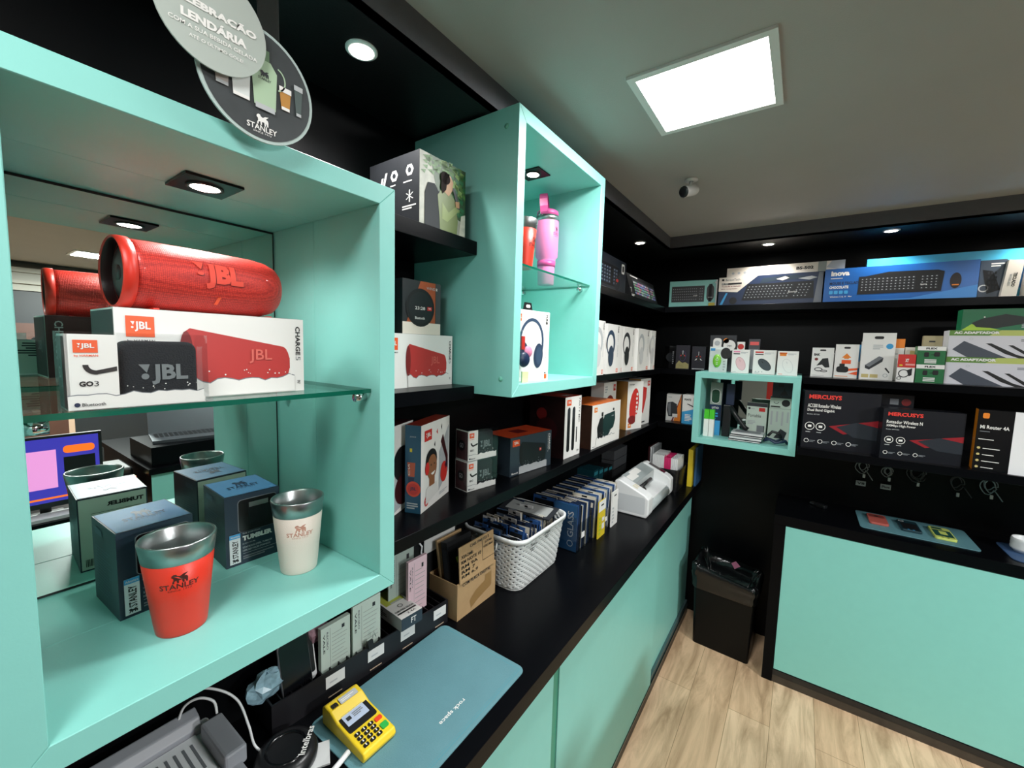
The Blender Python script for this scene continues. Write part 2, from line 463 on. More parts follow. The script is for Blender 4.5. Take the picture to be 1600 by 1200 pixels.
def square_light(x, y, z, label):
    t = empty('downlight', (x, y, z), 0, label, 'light')
    mb = MB(); mb.box(-.07, .07, -.062, .062, -.006, 0, mat('dark_bronze_metal', '#1d1613', 0.3, metal=0.6)); 
    mb.lathe([(.040, -.006), (.040, -.010), (.034, -.010), (.034, -.006)], DPLASTIC, 28); mb.build('trim_plate', t)
    mb = MB(); mb.lathe([(.0001, -.0085), (.031, -.0085)], LENS, 28, smooth=False); mb.build('lens', t)
square_light(-1.274, .442, .388, 'square dark downlight in the top of the near teal cube')
square_light(-1.243, 1.927, .9205, 'square dark downlight in the top of the far tall teal cube')

# security camera
t = empty('security_camera', (-.67, 2.92, 1.105), math.radians(-25), 'small white bullet security camera under the grey ceiling', 'camera')
mb = MB(); mb.lathe([(.0, 0), (.04, 0), (.04, -.008), (.015, -.014)], WPLASTIC, 24); mb.tube([(0, 0, -.01), (0, -.005, -.04), (0, -.01, -.055)], .010, WPLASTIC); mb.build('bracket', t)
mb = MB(); mb.lathe([(.0, .075), (.028, .07), (.033, .055), (.034, -.03), (.036, -.045), (.036, -.05)], WPLASTIC, 28, axis='y'); o = mb.build('camera_body', t, loc=(0, -.02, -.075), rot=(math.radians(18), 0, 0))
mb = MB(); mb.lathe([(.034, -.045), (.032, -.053), (.012, -.051), (.0, -.052)], DPLASTIC, 28, axis='y'); mb.build('lens_cover', o)

# ------------------------------------------------------------------ shelf boards
def board(label, *bx):
    mb = MB()
    for b_ in bx: mb.box(*b_, BLACK)
    o = mb.build('wall_shelf', bevel=.0015, seg=1); return setp(o, label, 'shelf')
g = 0.002
AZ, BZ, CZ = .455, -.18, -.742
board('short black shelf under the outdoor photo box between the teal cubes', (X0, -1.205, .82 + g, 1.435 - g, .397, AZ))
board('short black shelf between the teal cubes holding the red speaker carton', (X0, -1.205, .82 + g, 1.435 - g, -.235, BZ))
board('long black shelf on the left wall carrying headphone and speaker boxes', (X0, -1.205, .82 + g, Y1, -.797, CZ), (-1.205 + .0005, -.80, 4.46, Y1, -.797, CZ))
board('black corner shelf with the row of keyboard boxes', (X0, -1.205, 2.32 + g, Y1, .397, AZ), (-1.205 + .0005, 3.2, 4.46, Y1, .397, AZ))
board('black corner shelf with white headphone boxes and mouse packs', (X0, -1.205, 2.32 + g, Y1, -.235, BZ), (-1.205 + .0005, -.815, 4.46, Y1, -.235, BZ))
board('black shelf with power adapter boxes right of the small teal cube', (.02, 3.2, 4.12, Y1, -.235, BZ))
board('black shelf with the black router boxes', (.02, 3.2, 4.02, Y1, -.80, CZ))

# ------------------------------------------------------------------ teal display cubes
def ring_boards(mb, a0, a1, z0, z1, t, lo, hi, axis, m):
    """four mitred boards around an opening; axis x: opening faces +x, a is y. axis y: faces -y, a is x"""
    def P(a, z, d): return (d, a, z) if axis == 'x' else (a, d, z)
    o = [(a0, z0), (a1, z0), (a1, z1), (a0, z1)]; i = [(a0 + t, z0 + t), (a1 - t, z0 + t), (a1 - t, z1 - t), (a0 + t, z1 - t)]
    for k in range(4):
        j = (k + 1) % 4; q = [o[k], o[j], i[j], i[k]]
        vs = [P(a, z, lo) for a, z in q] + [P(a, z, hi) for a, z in q]
        mb.add(vs, [(0, 1, 2, 3), (7, 6, 5, 4), (0, 4, 5, 1), (2, 6, 7, 3), (1, 5, 6, 2), (3, 7, 4, 0)], m)
def pin(par, x, y, z, ax='y'):
    mb = MB(); mb.lathe([(.0, -.006), (.012, -.006), (.013, 0), (.012, .030), (.0, .031)], CHROME, 20, axis=ax); mb.build('shelf_pin', par, loc=(x, y, z))

t = empty('display_cube', (X0, .43, -.752), 0, 'large near teal wall cube with a mirror back and tumblers inside', 'display cube')
OX, OY, OZ = X0, .43, -.752
def rel(mb, x=OX, y=OY, z=OZ):
    for v in mb.v: v -= Vector((x, y, z))
    return mb
mb = MB(); ring_boards(mb, .035, .818, -.752, .443, .054, -1.34, -1.0, 'x', TEAL); rel(mb).build('frame', t, bevel=.0015, seg=1)
mb = MB(); ring_boards(mb, .035, .818, -.752, .443, .0535, X0, -1.3405, 'x', TEAL); rel(mb).build('rear_frame', t, bevel=.0015, seg=1)
mb = MB(); mb.box(X0, -1.602, .095, .758, -.690, .381, MIRROR, dict(back=INK, left=INK, front=INK, top=INK, bottom=INK)); rel(mb).build('mirror', t)
mb = MB(); mb.box(X0 + .0004, -1.606, .0895, .7635, -.697, .3885, INK); rel(mb).build('backing', t)
for x, y in ((-1.07, .764), (-1.5, .764), (-1.07, .089), (-1.5, .089)):
    mb = MB(); s_ = -1 if y > .4 else 1
    mb.lathe([(.0, 0), (.013, 0), (.013, .034), (.0, .035)], CHROME, 20, axis='y'); mb.build('shelf_pin', t, loc=(x - OX, (y if s_ > 0 else y - .035) - OY, -.147 - .014 - OZ + (0 if s_ > 0 else 0)))

t = empty('display_cube', (X0, 1.88, -.215), 0, 'tall far teal wall cube with a glass shelf and pink tumbler', 'display cube')
mb = MB(); ring_boards(mb, 1.435, 2.318, -.215, .975, .054, X0, -1.0, 'x', TEAL); rel(mb, X0, 1.88, -.215).build('frame', t, bevel=.0015, seg=1)
mb = MB(); mb.box(X0, X0 + .012, 1.4892, 2.2638, -.1608, .9208, TEAL); rel(mb, X0, 1.88, -.215).build('back_panel', t)
mb = MB()
for (y, z) in ((1.4345, .90), (1.4345, -.14)): mb.lathe([(.0, 0), (.011, 0), (.011, -.002), (.0, -.0025)], mat('teal_cap', '#6fc0aa', .3), 16, c=(-1.06, y, z), axis='y')
rel(mb, X0, 1.88, -.215).build('screw_cap', t)
for x, y in ((-1.10, 2.263), (-1.5, 2.263), (-1.10, 1.491), (-1.5, 1.491)):
    mb = MB(); mb.lathe([(.0, 0), (.012, 0), (.012, .030), (.0, .031)], CHROME, 18, axis='y'); mb.build('shelf_pin', t, loc=(x - X0, (y - .031 if y > 2 else y) - 1.88, .358 - .013 + .215))

t = empty('display_cube', (-.4, Y1, -.845), 0, 'small teal wall cube in the back corner with a mirror back', 'display cube')
mb = MB(); ring_boards(mb, -.80, .008, -.845, -.182, .054, 4.12, Y1, 'y', TEAL); rel(mb, -.4, Y1, -.845).build('frame', t, bevel=.0015, seg=1)
mb = MB(); mb.box(-.7458, -.0462, 4.66, 4.668, -.7908, -.2362, MIRROR, dict(back=INK)); rel(mb, -.4, Y1, -.845).build('mirror', t)

def glass_shelf(x0, x1, y0, y1, z, th, label):
    mb = MB(); mb.box(x0, x1, y0, y1, z - th, z, GLASS, dict(front=GEDGE, left=GEDGE, right=GEDGE, back=GEDGE))
    setp(mb.build('glass_shelf', loc=(0, 0, 0)), label, 'shelf')
glass_shelf(-1.59, -1.04, .0905, .7625, -.135, .012, 'clear green-edged glass shelf in the near teal cube under the speaker boxes')
glass_shelf(-1.58, -1.045, 1.491, 2.262, .370, .010, 'clear glass shelf in the far teal cube under the pink tumbler')

# ------------------------------------------------------------------ worktops and cabinets
TZ = -1.40
mb = MB(); mb.box(X0, -.82, -.9, Y1, TZ - .08, TZ, BLACK); setp(mb.build('worktop', bevel=.002, seg=1), 'long black worktop along the left wall under the shelves', 'worktop')
t = empty('base_cabinet', (-1.2, 2, -2.94), 0, 'long low cabinet with teal sliding doors under the left worktop', 'cabinet')
R_ = lambda mb: rel(mb, -1.2, 2, -2.94)
mb = MB(); mb.box(X0 + .004, -.93, -.9, Y1 - .004, -2.94, TZ - .081, BLACK); R_(mb).build('carcass', t)
mb = MB(); mb.box(-.93 + .001, -.862, -.9, 4.84, -2.94, -2.865, BLACK); R_(mb).build('plinth', t)
mb = MB(); mb.box(-.93 + .001, -.857, 1.715, 4.84, -2.864, -2.845, mat('dark_aluminium', '#3d4a4a', 0.3, metal=.8)); mb.box(-.928, -.868, 3.2, 4.84, -2.845, -2.80, mat('grey_rail', '#587072', 0.35, metal=.5)); R_(mb).build('door_track', t)
for y0, y1, xx, dz in ((-.9, 1.655, -.862, 0), (1.715, 3.43, -.862, 0), (3.40, 4.82, -.889, .045)):
    mb = MB(); mb.box(xx - .018, xx, y0, y1, -2.842 + dz, TZ - .084, TEAL); o = R_(mb).build('door', t, bevel=.001, seg=1)
mb = MB(); mb.box(-.92, -.868, 1.665, 1.712, -2.84, TZ - .084, mat('teal_pull_profile', '#2d8e76', .35)); R_(mb).build('door_pull', t)

mb = MB(); mb.box(-.10, 3.2, 4.24, Y1, TZ - .085, TZ, BLACK); setp(mb.build('worktop', bevel=.002, seg=1), 'black worktop at the right with phone cases on a mat', 'worktop')
t = empty('base_cabinet', (1.5, 4.6, -2.94), 0, 'black base cabinet with a wide teal front at the right', 'cabinet')
R_ = lambda mb: rel(mb, 1.5, 4.6, -2.94)
mb = MB(); mb.box(-.095, 3.2, 4.30, Y1 - .004, -2.94, TZ - .086, BLACK); mb.box(-.095, -.015, 4.246, 4.2995, -2.94, TZ - .086, BLACK); R_(mb).build('carcass', t)
mb = MB(); mb.box(-.010, 1.62, 4.250, 4.272, -2.815, TZ - .092, TEAL); R_(mb).build('door', t, bevel=.001, seg=1)
mb = MB(); mb.box(1.65, 3.2, 4.268, 4.29, -2.815, TZ - .092, TEAL); R_(mb).build('door', t, bevel=.001, seg=1)
mb = MB(); mb.box(-.014, 3.2, 4.246, 4.2985, -2.87, -2.822, DPLASTIC); R_(mb).build('door_track', t)
mb = MB(); mb.box(-.014, 3.2, 4.250, 4.2985, -2.94, -2.872, mat('scuffed_dark_plinth', '#3a332c', .4, noise=.3, scale=30)); R_(mb).build('plinth', t)

# ------------------------------------------------------------------ furniture of the room behind, seen in the mirrors
mb = MB(); mb.box(1.30, 2.3, -1.2, 1.03, -1.46, -1.40, BLACK); mb.box(1.36, 2.25, -1.15, .98, -2.94, -1.461, BLACK); setp(mb.build('sales_desk'), 'black sales desk reflected in the near cube mirror', 'desk')
mb = MB(); mb.box(1.25, 2.9, 1.06, 2.6, -1.17, -1.12, BLACK); mb.box(1.27, 2.85, 1.08, 2.55, -2.94, -1.171, TEAL, dict(front=BLACK)); setp(mb.build('sales_counter'), 'teal counter with black top reflected in the near cube mirror', 'counter')
t = empty('monitor', (1.5, .5, -1.40), math.radians(-90), 'computer monitor with purple and orange screen seen in the mirror', 'monitor')
mb = MB(); mb.box(-.33, .19, 0, .03, .06, .62, DPLASTIC); mb.build('housing', t)
mb = MB(); mb.box(-.1, .1, -.06, .1, 0, .01, DPLASTIC); mb.box(-.03, .03, .03, .05, .01, .3, DPLASTIC); mb.build('stand', t)
mb = MB(); F = Face(mb, (-.31, 0, .10), (1, 0, 0), (0, 0, 1), .48, .50)
F.rect(0, 0, 1, 1, mat('screen_violet', '#3b35a8', .4, emit=.7)); F.rect(.50, .22, .97, .82, mat('screen_pink', '#e08fd0', .4, emit=.8), 2)
F.rect(.05, .22, .42, .68, mat('screen_black', '#0c0c10', .4), 2); F.rrect(.05, .74, .42, .86, .05, mat('screen_orange', '#f26a1f', .4, emit=.9), 2); F.rect(0, .05, 1, .08, mat('screen_orange', '', .4), 2)
mb.build('screen', t)
mb = MB(); mb.box(1.32, 1.95, 1.10, 1.80, -1.119, -.95, BLACK); setp(mb.build('laptop_stand'), 'black stand under the laptop seen in the mirror', 'stand')
t = empty('laptop', (1.62, 1.46, -.949), math.radians(-80), 'open grey laptop on the counter seen in the mirror', 'laptop')
mb = MB(); mb.box(-.28, .28, -.2, .2, 0, .025, mat('laptop_grey', '#54585e', .35, metal=.4)); F = Face(mb, (-.28, -.2, .0255), (1, 0, 0), (0, 1, 0), .56, .40)
for r_ in range(5):
    for c_ in range(14): F.rect(.05 + c_ * .065, .40 + r_ * .11, .05 + c_ * .065 + .05, .40 + r_ * .11 + .085, INK, 1)
mb.build('keyboard_deck', t); mb = MB(); mb.box(-.28, .28, 0, .015, 0, .38, mat('laptop_grey', '')); mb.build('lid', t, loc=(0, .2, .02), rot=(math.radians(-18), 0, 0))
t = empty('printer', (1.75, .90, -1.40), 0, 'small black printer on the desk seen in the mirror', 'printer'); mb = MB(); mb.box(-.2, .2, -.09, .13, 0, .26, DPLASTIC); mb.build('housing', t, bevel=.02); mb = MB(); mb.box(-.215, -.201, -.06, .1, .03, .09, LGREY); mb.build('paper_tray', t)
mb = MB(); mb.box(6.66, 6.79, -.4, 5, .66, 1.0, mat('cream_beam_paint', '#a09c92', .6)); mb.box(6.60, 6.659, -.4, 5, .93, 1.0, mat('cream_beam_paint', '')); mb.box(6.6, 6.659, -.4, 5, .76, .80, mat('cream_beam_paint', ''))
setp(mb.build('wall_beam'), 'pale beam with grilles above the far wall seen in the mirror', 'beam')
mb = MB(); mb.box(6.7, 6.795, -.4, 5, -2.94, .655, mat('dark_wall_panel', '#1f2125', .5)); o = struct('wall_panel', mb)
t = empty('shop_door', (6.62, 1.0, -2.94), math.radians(90), 'dark brown door with pale edge seen in the mirror', 'door'); mb = MB(); mb.box(-.6, .35, 0, .05, 0, 3.1, mat('brown_door_wood', '#4a2c22', .5, noise=.2, scale=10)); mb.build('leaf', t); mb = MB(); mb.box(.351, .42, -.02, .05, 0, 3.1, mat('pale_jamb', '#b99b86', .5)); mb.build('jamb', t)
t = empty('poster', (-.75, YR + .004, -.95), 0, 'small white price poster with red block on the grey rear wall', 'poster')
mb = MB(); mb.box(-.4, .4, 0, .008, .3, .75, WHITE); mb.box(.05, .45, 0, .006, -.6, .29, RED); F = Face(mb, (.4, .009, .3), (-1, 0, 0), (0, 0, 1), .8, .45)
for i in range(3): F.rect(.1 + i * .28, .15, .32 + i * .28, .4, INK if i == 0 else RED)
mb.build('sheet', t)

for i, (m_, dx) in enumerate(((RED, 0), (YELLOW, .03), (CREAM, .06), (INK, .09))):
    mb = MB(); mb.box(0, .024, 0, .14, 0, .20, m_); o = mb.build('booklet', loc=(1.42 + dx, .88, -1.398)); setp(o, ['red', 'yellow', 'cream', 'black'][i] + ' booklet standing on the desk, seen in the mirror', 'booklet')
mb = MB(); mb.box(1.34, 1.50, .36, .62, -1.399, -1.375, LGREY); setp(mb.build('paper_stack'), 'stack of grey papers on the desk edge seen in the mirror', 'papers')

# ------------------------------------------------------------------ artwork helpers
def bear(F, x0, y0, x1, y1, m, k=2):
    pts = [(.05, .0), (.17, .0), (.18, .22), (.30, .30), (.34, .0), (.44, .0), (.45, .30), (.62, .32), (.66, .0), (.77, .0), (.76, .28), (.84, .20), (.86, .0), (.96, .0), (.97, .45), (.92, .62), (.76, .68), (1.0, .98), (.70, .90), (.52, .72), (.36, .80), (.30, .95), (.16, .96), (.04, .84), (.02, .66), (.12, .58), (.14, .35), (.07, .2)]
    F.poly([(x0 + (x1 - x0) * a, y0 + (y1 - y0) * b) for a, b in pts], m, k)
def stanley(F, x0, y0, x1, y1, m, k=2, rot=0, cut=None, since=True):
    h = y1 - y0; w = x1 - x0
    if rot == 90:
        F.text('STANLEY', x0 + w * .15, y0 + h * .2, x1 - w * .15, y1, m, k, 90, .02); bear(F, x0 + w * .1, y0, x1 - w * .1, y0 + h * .16, m, k); return
    if rot == 180:
        F.text('STANLEY', x0, y0 + h * .45, x1, y1 - h * .25, m, k, 180, .02); return
    bear(F, x0 + w * .31, y0 + h * .46, x0 + w * .72, y1, m, k)
    F.text('STANLEY', x0, y0 + h * .14, x1, y0 + h * .44, m, k, 0, .02, cut)
    if since: F.text('SINCE 1913', x0 + w * .2, y0, x0 + w * .8, y0 + h * .09, m, k, 0, .0, cut)
def jbl(F, x0, y0, x1, y1, m=ORANGE, t=WHITE, k=1, rot=0):
    F.rect(x0, y0, x1, y1, m, k)
    w = x1 - x0; h = y1 - y0
    if rot: F.text('JBL', x0 + w * .25, y0 + h * .2, x1 - w * .2, y1 - h * .15, t, k + 1, rot, .02); return
    F.text('JBL', x0 + w * .30, y0 + h * .26, x1 - w * .14, y1 - h * .26, t, k + 1, 0, .03)
    F.poly([(x0 + w * .16, y1 - h * .26), (x0 + w * .30, y1 - h * .26), (x0 + w * .25, y0 + h * .56)], t, k + 1); F.disc(x0 + w * .22, y0 + h * .46, h * .05, t, k + 1, n=12)
def splash(F, x0, x1, y, m=WHITE, k=3, seed=1, amp=.05, dark=True):
    r = random.Random(seed); n = 16; top = []
    for i in range(n + 1):
        top.append((x0 + (x1 - x0) * i / n, y + r.uniform(-amp, amp) * (1 if i % 2 else .4)))
    if dark: F.poly([(x0, y - .12)] + [(a, b + .012) for a, b in top] + [(x1, y - .12)], MGREY, k - 1 + .5)
    F.poly([(x0, .012)] + [(x1, .012)] + top[::-1], m, k)
    for i in range(14):
        F.disc(r.uniform(x0, x1), y + r.uniform(.03, .12), r.uniform(.004, .010), m, k, n=8)
def cyl_art(F, x0, y0, x1, y1, m, dk, k=1, t0=1.0, t1=.62, ang=0.0):
    """printed cylindrical speaker, near end at x0"""
    cy = (y0 + y1) / 2; h = (y1 - y0) / 2
    def Y(x): f = (x - x0) / (x1 - x0); return h * (t0 + (t1 - t0) * f), cy - (f * h * .30)
    top = []; bot = []; ew = .07
    for i in range(25):
        u = .5 - .5 * math.cos(math.pi * i / 24); x = x0 + (x1 - x0) * u; a, c = Y(x)
        e = math.sqrt(max(0, 1 - ((ew - u) / ew) ** 2)) if u < ew else (math.sqrt(max(0, 1 - ((u - 1 + ew) / ew) ** 2)) if u > 1 - ew else 1)
        e = max(e, .35); top.append((x, c + a * e)); bot.append((x, c - a * e))
    F.poly(bot + top[::-1], m, k)
    F.disc(x0 + (y1 - y0) * .06, cy, h * .78, dk, k + 1, ry=h * .92, a=0) if False else F.poly([(x0 + (x1 - x0) * .035 + math.cos(q) * (x1 - x0) * .055, cy + math.sin(q) * h * .86) for q in [2 * math.pi * i / 20 for i in range(20)]], dk, k + 1)
def keyboard_art(F, x0, y0, x1, y1, base=INK, key=DGREY, k=1, rows=5, cols=18, skew=0.0, lit=None):
    F.poly([(x0, y0), (x1, y0), (x1 - skew * .2, y1), (x0 + skew, y1)], base, k)
    r = random.Random(5); w = x1 - x0; h = y1 - y0
    for i in range(rows):
        for j in range(cols):
            if j in (13,): continue
            a = x0 + skew * (i / rows) + w * (.03 + .94 * j / cols) * (1 - skew); b = y0 + h * (.10 + .82 * i / rows)
            ww = w * .94 / cols * .74; m = key if not lit else r.choice(lit)
            F.rect(a, b, a + ww, b + h * .82 / rows * .68, m, k + 1)
            F.rect(a + ww * .25, b + h * .05, a + ww * .6, b + h * .09, LGREY, k + 2)
def mouse_art(F, cx, cy, r, m, edge=None, a=0.0, k=1):
    if edge: F.disc(cx, cy, r * .62, edge, k, ry=r * 1.06, a=a)
    F.disc(cx, cy, r * .56, m, k + 1, ry=r, a=a)
    F.disc(cx - math.sin(a) * r * .5, cy + math.cos(a) * r * .5, r * .05, edge or LGREY, k + 2, ry=r * .2, a=a, n=10)
def phones_art(F, cx, cy, s, band, cup, k=1, a=.1):
    F.ring(cx, cy + s * .15, s * .8, s * .13, band, k, a0=-15, a1=195, ry=s * .95, a=-.15)
    F.disc(cx - s * .62, cy - s * .32, s * .30, cup, k + 1, ry=s * .48, a=.1); F.disc(cx + s * .58, cy - s * .38, s * .30, cup, k + 1, ry=s * .50, a=-.1)
    F.disc(cx + s * .60, cy - s * .38, s * .20, band, k + 2, ry=s * .36, a=-.1)

# ------------------------------------------------------------------ things in the near teal cube
# red cylindrical speaker lying on its carton
t = empty('portable_speaker', (-1.20, .240, .0585), math.radians(4), 'red mesh cylindrical speaker lying on its white carton', 'speaker')
def grille():
    m = bpy.data.materials.new('red_mesh_fabric'); m.use_nodes = True; nt = m.node_tree; b = nt.nodes['Principled BSDF']
    tc = nt.nodes.new('ShaderNodeTexCoord'); v = nt.nodes.new('ShaderNodeTexVoronoi'); v.inputs['Scale'].default_value = 420; v.inputs['Randomness'].default_value = .25
    cr = nt.nodes.new('ShaderNodeValToRGB'); cr.color_ramp.elements[0].color = (*lin('#e03a2c'), 1); cr.color_ramp.elements[1].color = (*lin('#9c1512'), 1)
    cr.color_ramp.elements[0].position = .2; cr.color_ramp.elements[1].position = .75
    bp = nt.nodes.new('ShaderNodeBump'); bp.inputs['Strength'].default_value = .5; bp.inputs['Distance'].default_value = .001; bp.invert = True
    nt.links.new(tc.outputs['Object'], v.inputs['Vector']); nt.links.new(v.outputs['Distance'], cr.inputs[0]); nt.links.new(cr.outputs[0], b.inputs['Base Color'])
    nt.links.new(v.outputs['Distance'], bp.inputs['Height']); nt.links.new(bp.outputs[0], b.inputs['Normal']); b.inputs['Roughness'].default_value = .5; b.inputs['Coat Weight'].default_value = .15
    return m
REDF = grille()
REDR = mat('red_rubber', '#d8301f', .42)
RS, LS = .0735, .332
mb = MB()
prof = [(.0735, .035), (.0745, .06), (.0755, .12), (.0758, LS / 2), (.0755, LS - .12), (.0745, LS - .06), (.071, LS - .03), (.063, LS - .008), (.055, LS)]
mb.lathe([(RS * .9, .022), (.0732, .0225)] + prof, REDF, 56, c=(0, 0, RS + .003), axis='y')
mb.build('fabric_body', t)
mb = MB(); DR = mat('shaded_dark_red_rubber', ''); mb.lathe([(.070, .0235), (.0765, .0235), (.0766, .010), (.0745, .002), (.0715, .0), (.0695, .003), (.068, .014), (.0665, .036)], REDR, 56, c=(0, 0, RS + .003), axis='y', mts=[REDR] * 5 + [DR, DR]); mb.build('rubber_rim', t)  # recess shade put into the colour: inner rim faces are dark
mb = MB(); mb.lathe([(.0, .014), (.030, .012), (.055, .018), (.0672, .026)], mat('shaded_dark_red_rubber', '#2a0a0c', .4), 40, c=(0, 0, RS + .003), axis='y'); mb.lathe([(.0, .012), (.016, .012), (.018, .018)], mat('shaded_dark_red_rubber', ''), 24, c=(0, 0, RS + .003), axis='y'); mb.build('bass_radiator', t)
mb = MB(); mb.lathe([(.0548, LS), (.050, LS - .012), (.0, LS - .014)], mat('shaded_dark_red_rubber', ''), 40, c=(0, 0, RS + .003), axis='y'); mb.build('bass_radiator', t)
mb = MB(); mb.box(-.012, .012, .05, .30, .0, .0032, REDR); mb.box(-.06, .06, .05, .06, .0, .004, REDR); mb.box(-.06, .06, .29, .30, .0, .004, REDR); mb.build('foot', t)
def wrapc(rad, ya, yb, a0, a1, cz):
    def f(x, y, k):
        a = a0 + (a1 - a0) * y; r = rad + k * .0007
        return Vector((r * math.cos(a), ya + (yb - ya) * x, cz + r * math.sin(a)))
    return f
mb = MB()
F = Face(mb, (0, 0, 0), (1, 0, 0), (0, 0, 1), 1, 1, wrap=wrapc(.0762, .118, .224, -.26, .58, RS + .003))
for k, mm, d in ((1.2, DRED, .014), (2.2, mat('glossy_red_letters', '#e8574a', .22), 0)):
    F.text('JBL', .24 + d, 0 - d, 1 + d, .92 - d, mm, k, 0, .06, cut=(4, 12)); F.poly([(0 + d, .92 - d), (.22 + d, .92 - d), (.20 + d, .80 - d), (.07 + d, .80 - d)], mm, k); F.poly([(.07 + d, .80 - d), (.20 + d, .80 - d), (.16 + d, .64 - d)], mm, k); F.disc(.15 + d, .50 - d, .06, mm, k, n=14)
mb.build('letters', t)
mb = MB(); F = Face(mb, (0, 0, 0), (1, 0, 0), (0, 0, 1), 1, 1, wrap=wrapc(.0762, .165, .180, -.78, -.50, RS + .003)); F.poly([(.1, 0), (.6, 0), (.9, 1), (.4, 1)], mat('amber_lamp', '#ff5a2a', .3), 1.5); mb.build('battery_mark', t)

def charge_art(F):
    f = F['front']
    jbl(f, .045, .70, .165, .92); f.text('by HARMAN', .05, .635, .165, .67, DGREY, 1, 0, .01)
    cyl_art(f, .285, .16, .90, .83, mat('printed_red', '#b93431', .4), DRED, 1, 1.0, .62)
    f.text('JBL', .64, .40, .78, .58, mat('printed_light_red', '#d9675c', .4), 3); splash(f, .30, .93, .20, seed=2, amp=.045)
    f.text('CHARGE', .942, .50, .975, .90, INK, 1, -90, .03); f.text('5', .942, .43, .975, .485, MGREY, 1, -90, 0)
    f.text('IP67', .95, .10, .972, .15, INK, 1, -90)
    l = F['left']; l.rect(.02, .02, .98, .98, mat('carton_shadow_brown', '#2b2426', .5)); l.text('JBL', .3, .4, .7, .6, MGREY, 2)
    b = F['back']; b.rect(.0, 0, 1, 1, MAROON); b.text('CHARGE 5', .90, .30, .95, .92, LGREY, 2, -90); b.lines(.1, .2, .6, .8, 8, LGREY, 2)
    t_ = F['top']; t_.rect(.02, .02, .98, .98, WHITE)
carton('speaker_carton', 'long white carton with a red speaker printed on it, under the real red speaker', (-1.120, .225), (-1.118, .604), -.1345, .192, .19, WHITE, art=charge_art)

def go3(label, BL, BR, z, h, d, dark=BLACKG, group=None, sleeve='clear sleeve of the small speaker pack'):
    w = math.hypot(BR[0] - BL[0], BR[1] - BL[1]); rz = math.atan2(BR[1] - BL[1], BR[0] - BL[0])
    t = empty('speaker_pack', (BL[0], BL[1], z), rz, label, 'speaker pack', group)
    mb = MB(); mb.box(.0, w * .335, .002, .006, 0, h, WHITE); mb.box(.0, w, .002, .005, 0, h * .10, WHITE); mb.box(0, .004, .002, d, 0, h, WHITE); mb.box(0, w, .004, d, 0, .004, WHITE); mb.box(w * .0, w, d - .005, d - .002, 0, h * .85, LGREY)
    F = Face(mb, (0, .002, 0), (1, 0, 0), (0, 0, 1), w, h)
    jbl(F, .05, .76, .205, .925); F.text('by HARMAN', .055, .70, .205, .735, ORANGE, 1)
    F.ring(.19, .60, .13, .055, INK, 1, a0=180, a1=275, n=14); F.poly([(.185, .47), (.325, .515), (.325, .575), (.19, .525)], INK, 1)
    F.text('GO', .075, .315, .165, .385, INK, 1, 0, .05); F.text('3', .17, .315, .20, .385, DGREY, 1, 0, 0)
    splash(F, .0, .985, .20, seed=3, amp=.035, dark=True); F.text('Bluetooth', .085, .055, .235, .10, DGREY, 4); F.disc(.055, .08, .028, NAVY, 4)
    L = Face(mb, (0, d, 0), (0, -1, 0), (0, 0, 1), d, h); L.rect(.03, .03, .97, .97, mat('pack_side_print', '#4a2f33', .4, noise=.5, scale=60), 1); L.disc(.5, .5, .18, INK, 2); L.text('GO', .36, .42, .64, .58, LGREY, 3)
    B = Face(mb, (w, d - .002, 0), (-1, 0, 0), (0, 0, 1), w, h); B.rect(.35, .03, .97, .82, GREENCARD, 1); B.lines(.42, .45, .85, .8, 6, DGREY, 2)
    mb.build('card_backing', t)
    mb = MB(); e = .0045
    for q in (((-e, -e, -e), (w + e, -e, -e), (w + e, -e, h + e), (-e, -e, h + e)), ((w + e, -e, -e), (w + e, d, -e), (w + e, d, h + e), (w + e, -e, h + e)), ((-e, -e, h + e), (w + e, -e, h + e), (w + e, d, h + e), (-e, d, h + e)), ((-e, d, -e), (-e, -e, -e), (-e, -e, h + e), (-e, d, h + e))):
        mb.add(q, [(0, 1, 2, 3)], FILM)
    mb.build('plastic_sleeve', t)
    ca, sa = math.cos(rz), math.sin(rz)
    def pt(x, y): return (BL[0] + x * ca - y * sa, BL[1] + x * sa + y * ca)
    q = pt(w * .36, .022)
    t2 = empty('portable_speaker', (q[0], q[1], z + .006), rz, label.replace('pack holding', 'speaker inside the pack that shows').replace('clear', 'dark').strip() if False else None, 'speaker', group and group + ' contents')
    mb = MB(); ww, hh = w * .61, h * .88
    mb.prism(rrect(0, 0, ww, hh, .018, 5), mat('black_woven_fabric', '#15181d', .8, bump=.6, bscale=500), (0, .045, 0), (1, 0, 0), (0, 0, 1), .045)
    mb.build('fabric_body', t2, bevel=.006, seg=3)
    mb = MB(); F = Face(mb, (0, -.0005, 0), (1, 0, 0), (0, 0, 1), ww, hh); gm = mat('grey_rubber_letters', '#6f7678', .4)
    F.text('JBL', .38, .28, .86, .62, gm, 1, 0, .04); F.poly([(.22, .62), (.36, .62), (.32, .48)], gm, 1); F.disc(.30, .42, .05, gm, 1, n=16); mb.build('letters', t2)
    return t, t2
a, b = go3('small clear pack with an orange logo standing before the red speaker carton', (-1.045, .145), (-1.041, .348), -.1345, .1365, .075)
b['label'] = 'black speaker with grey letters inside the clear pack in the near cube'

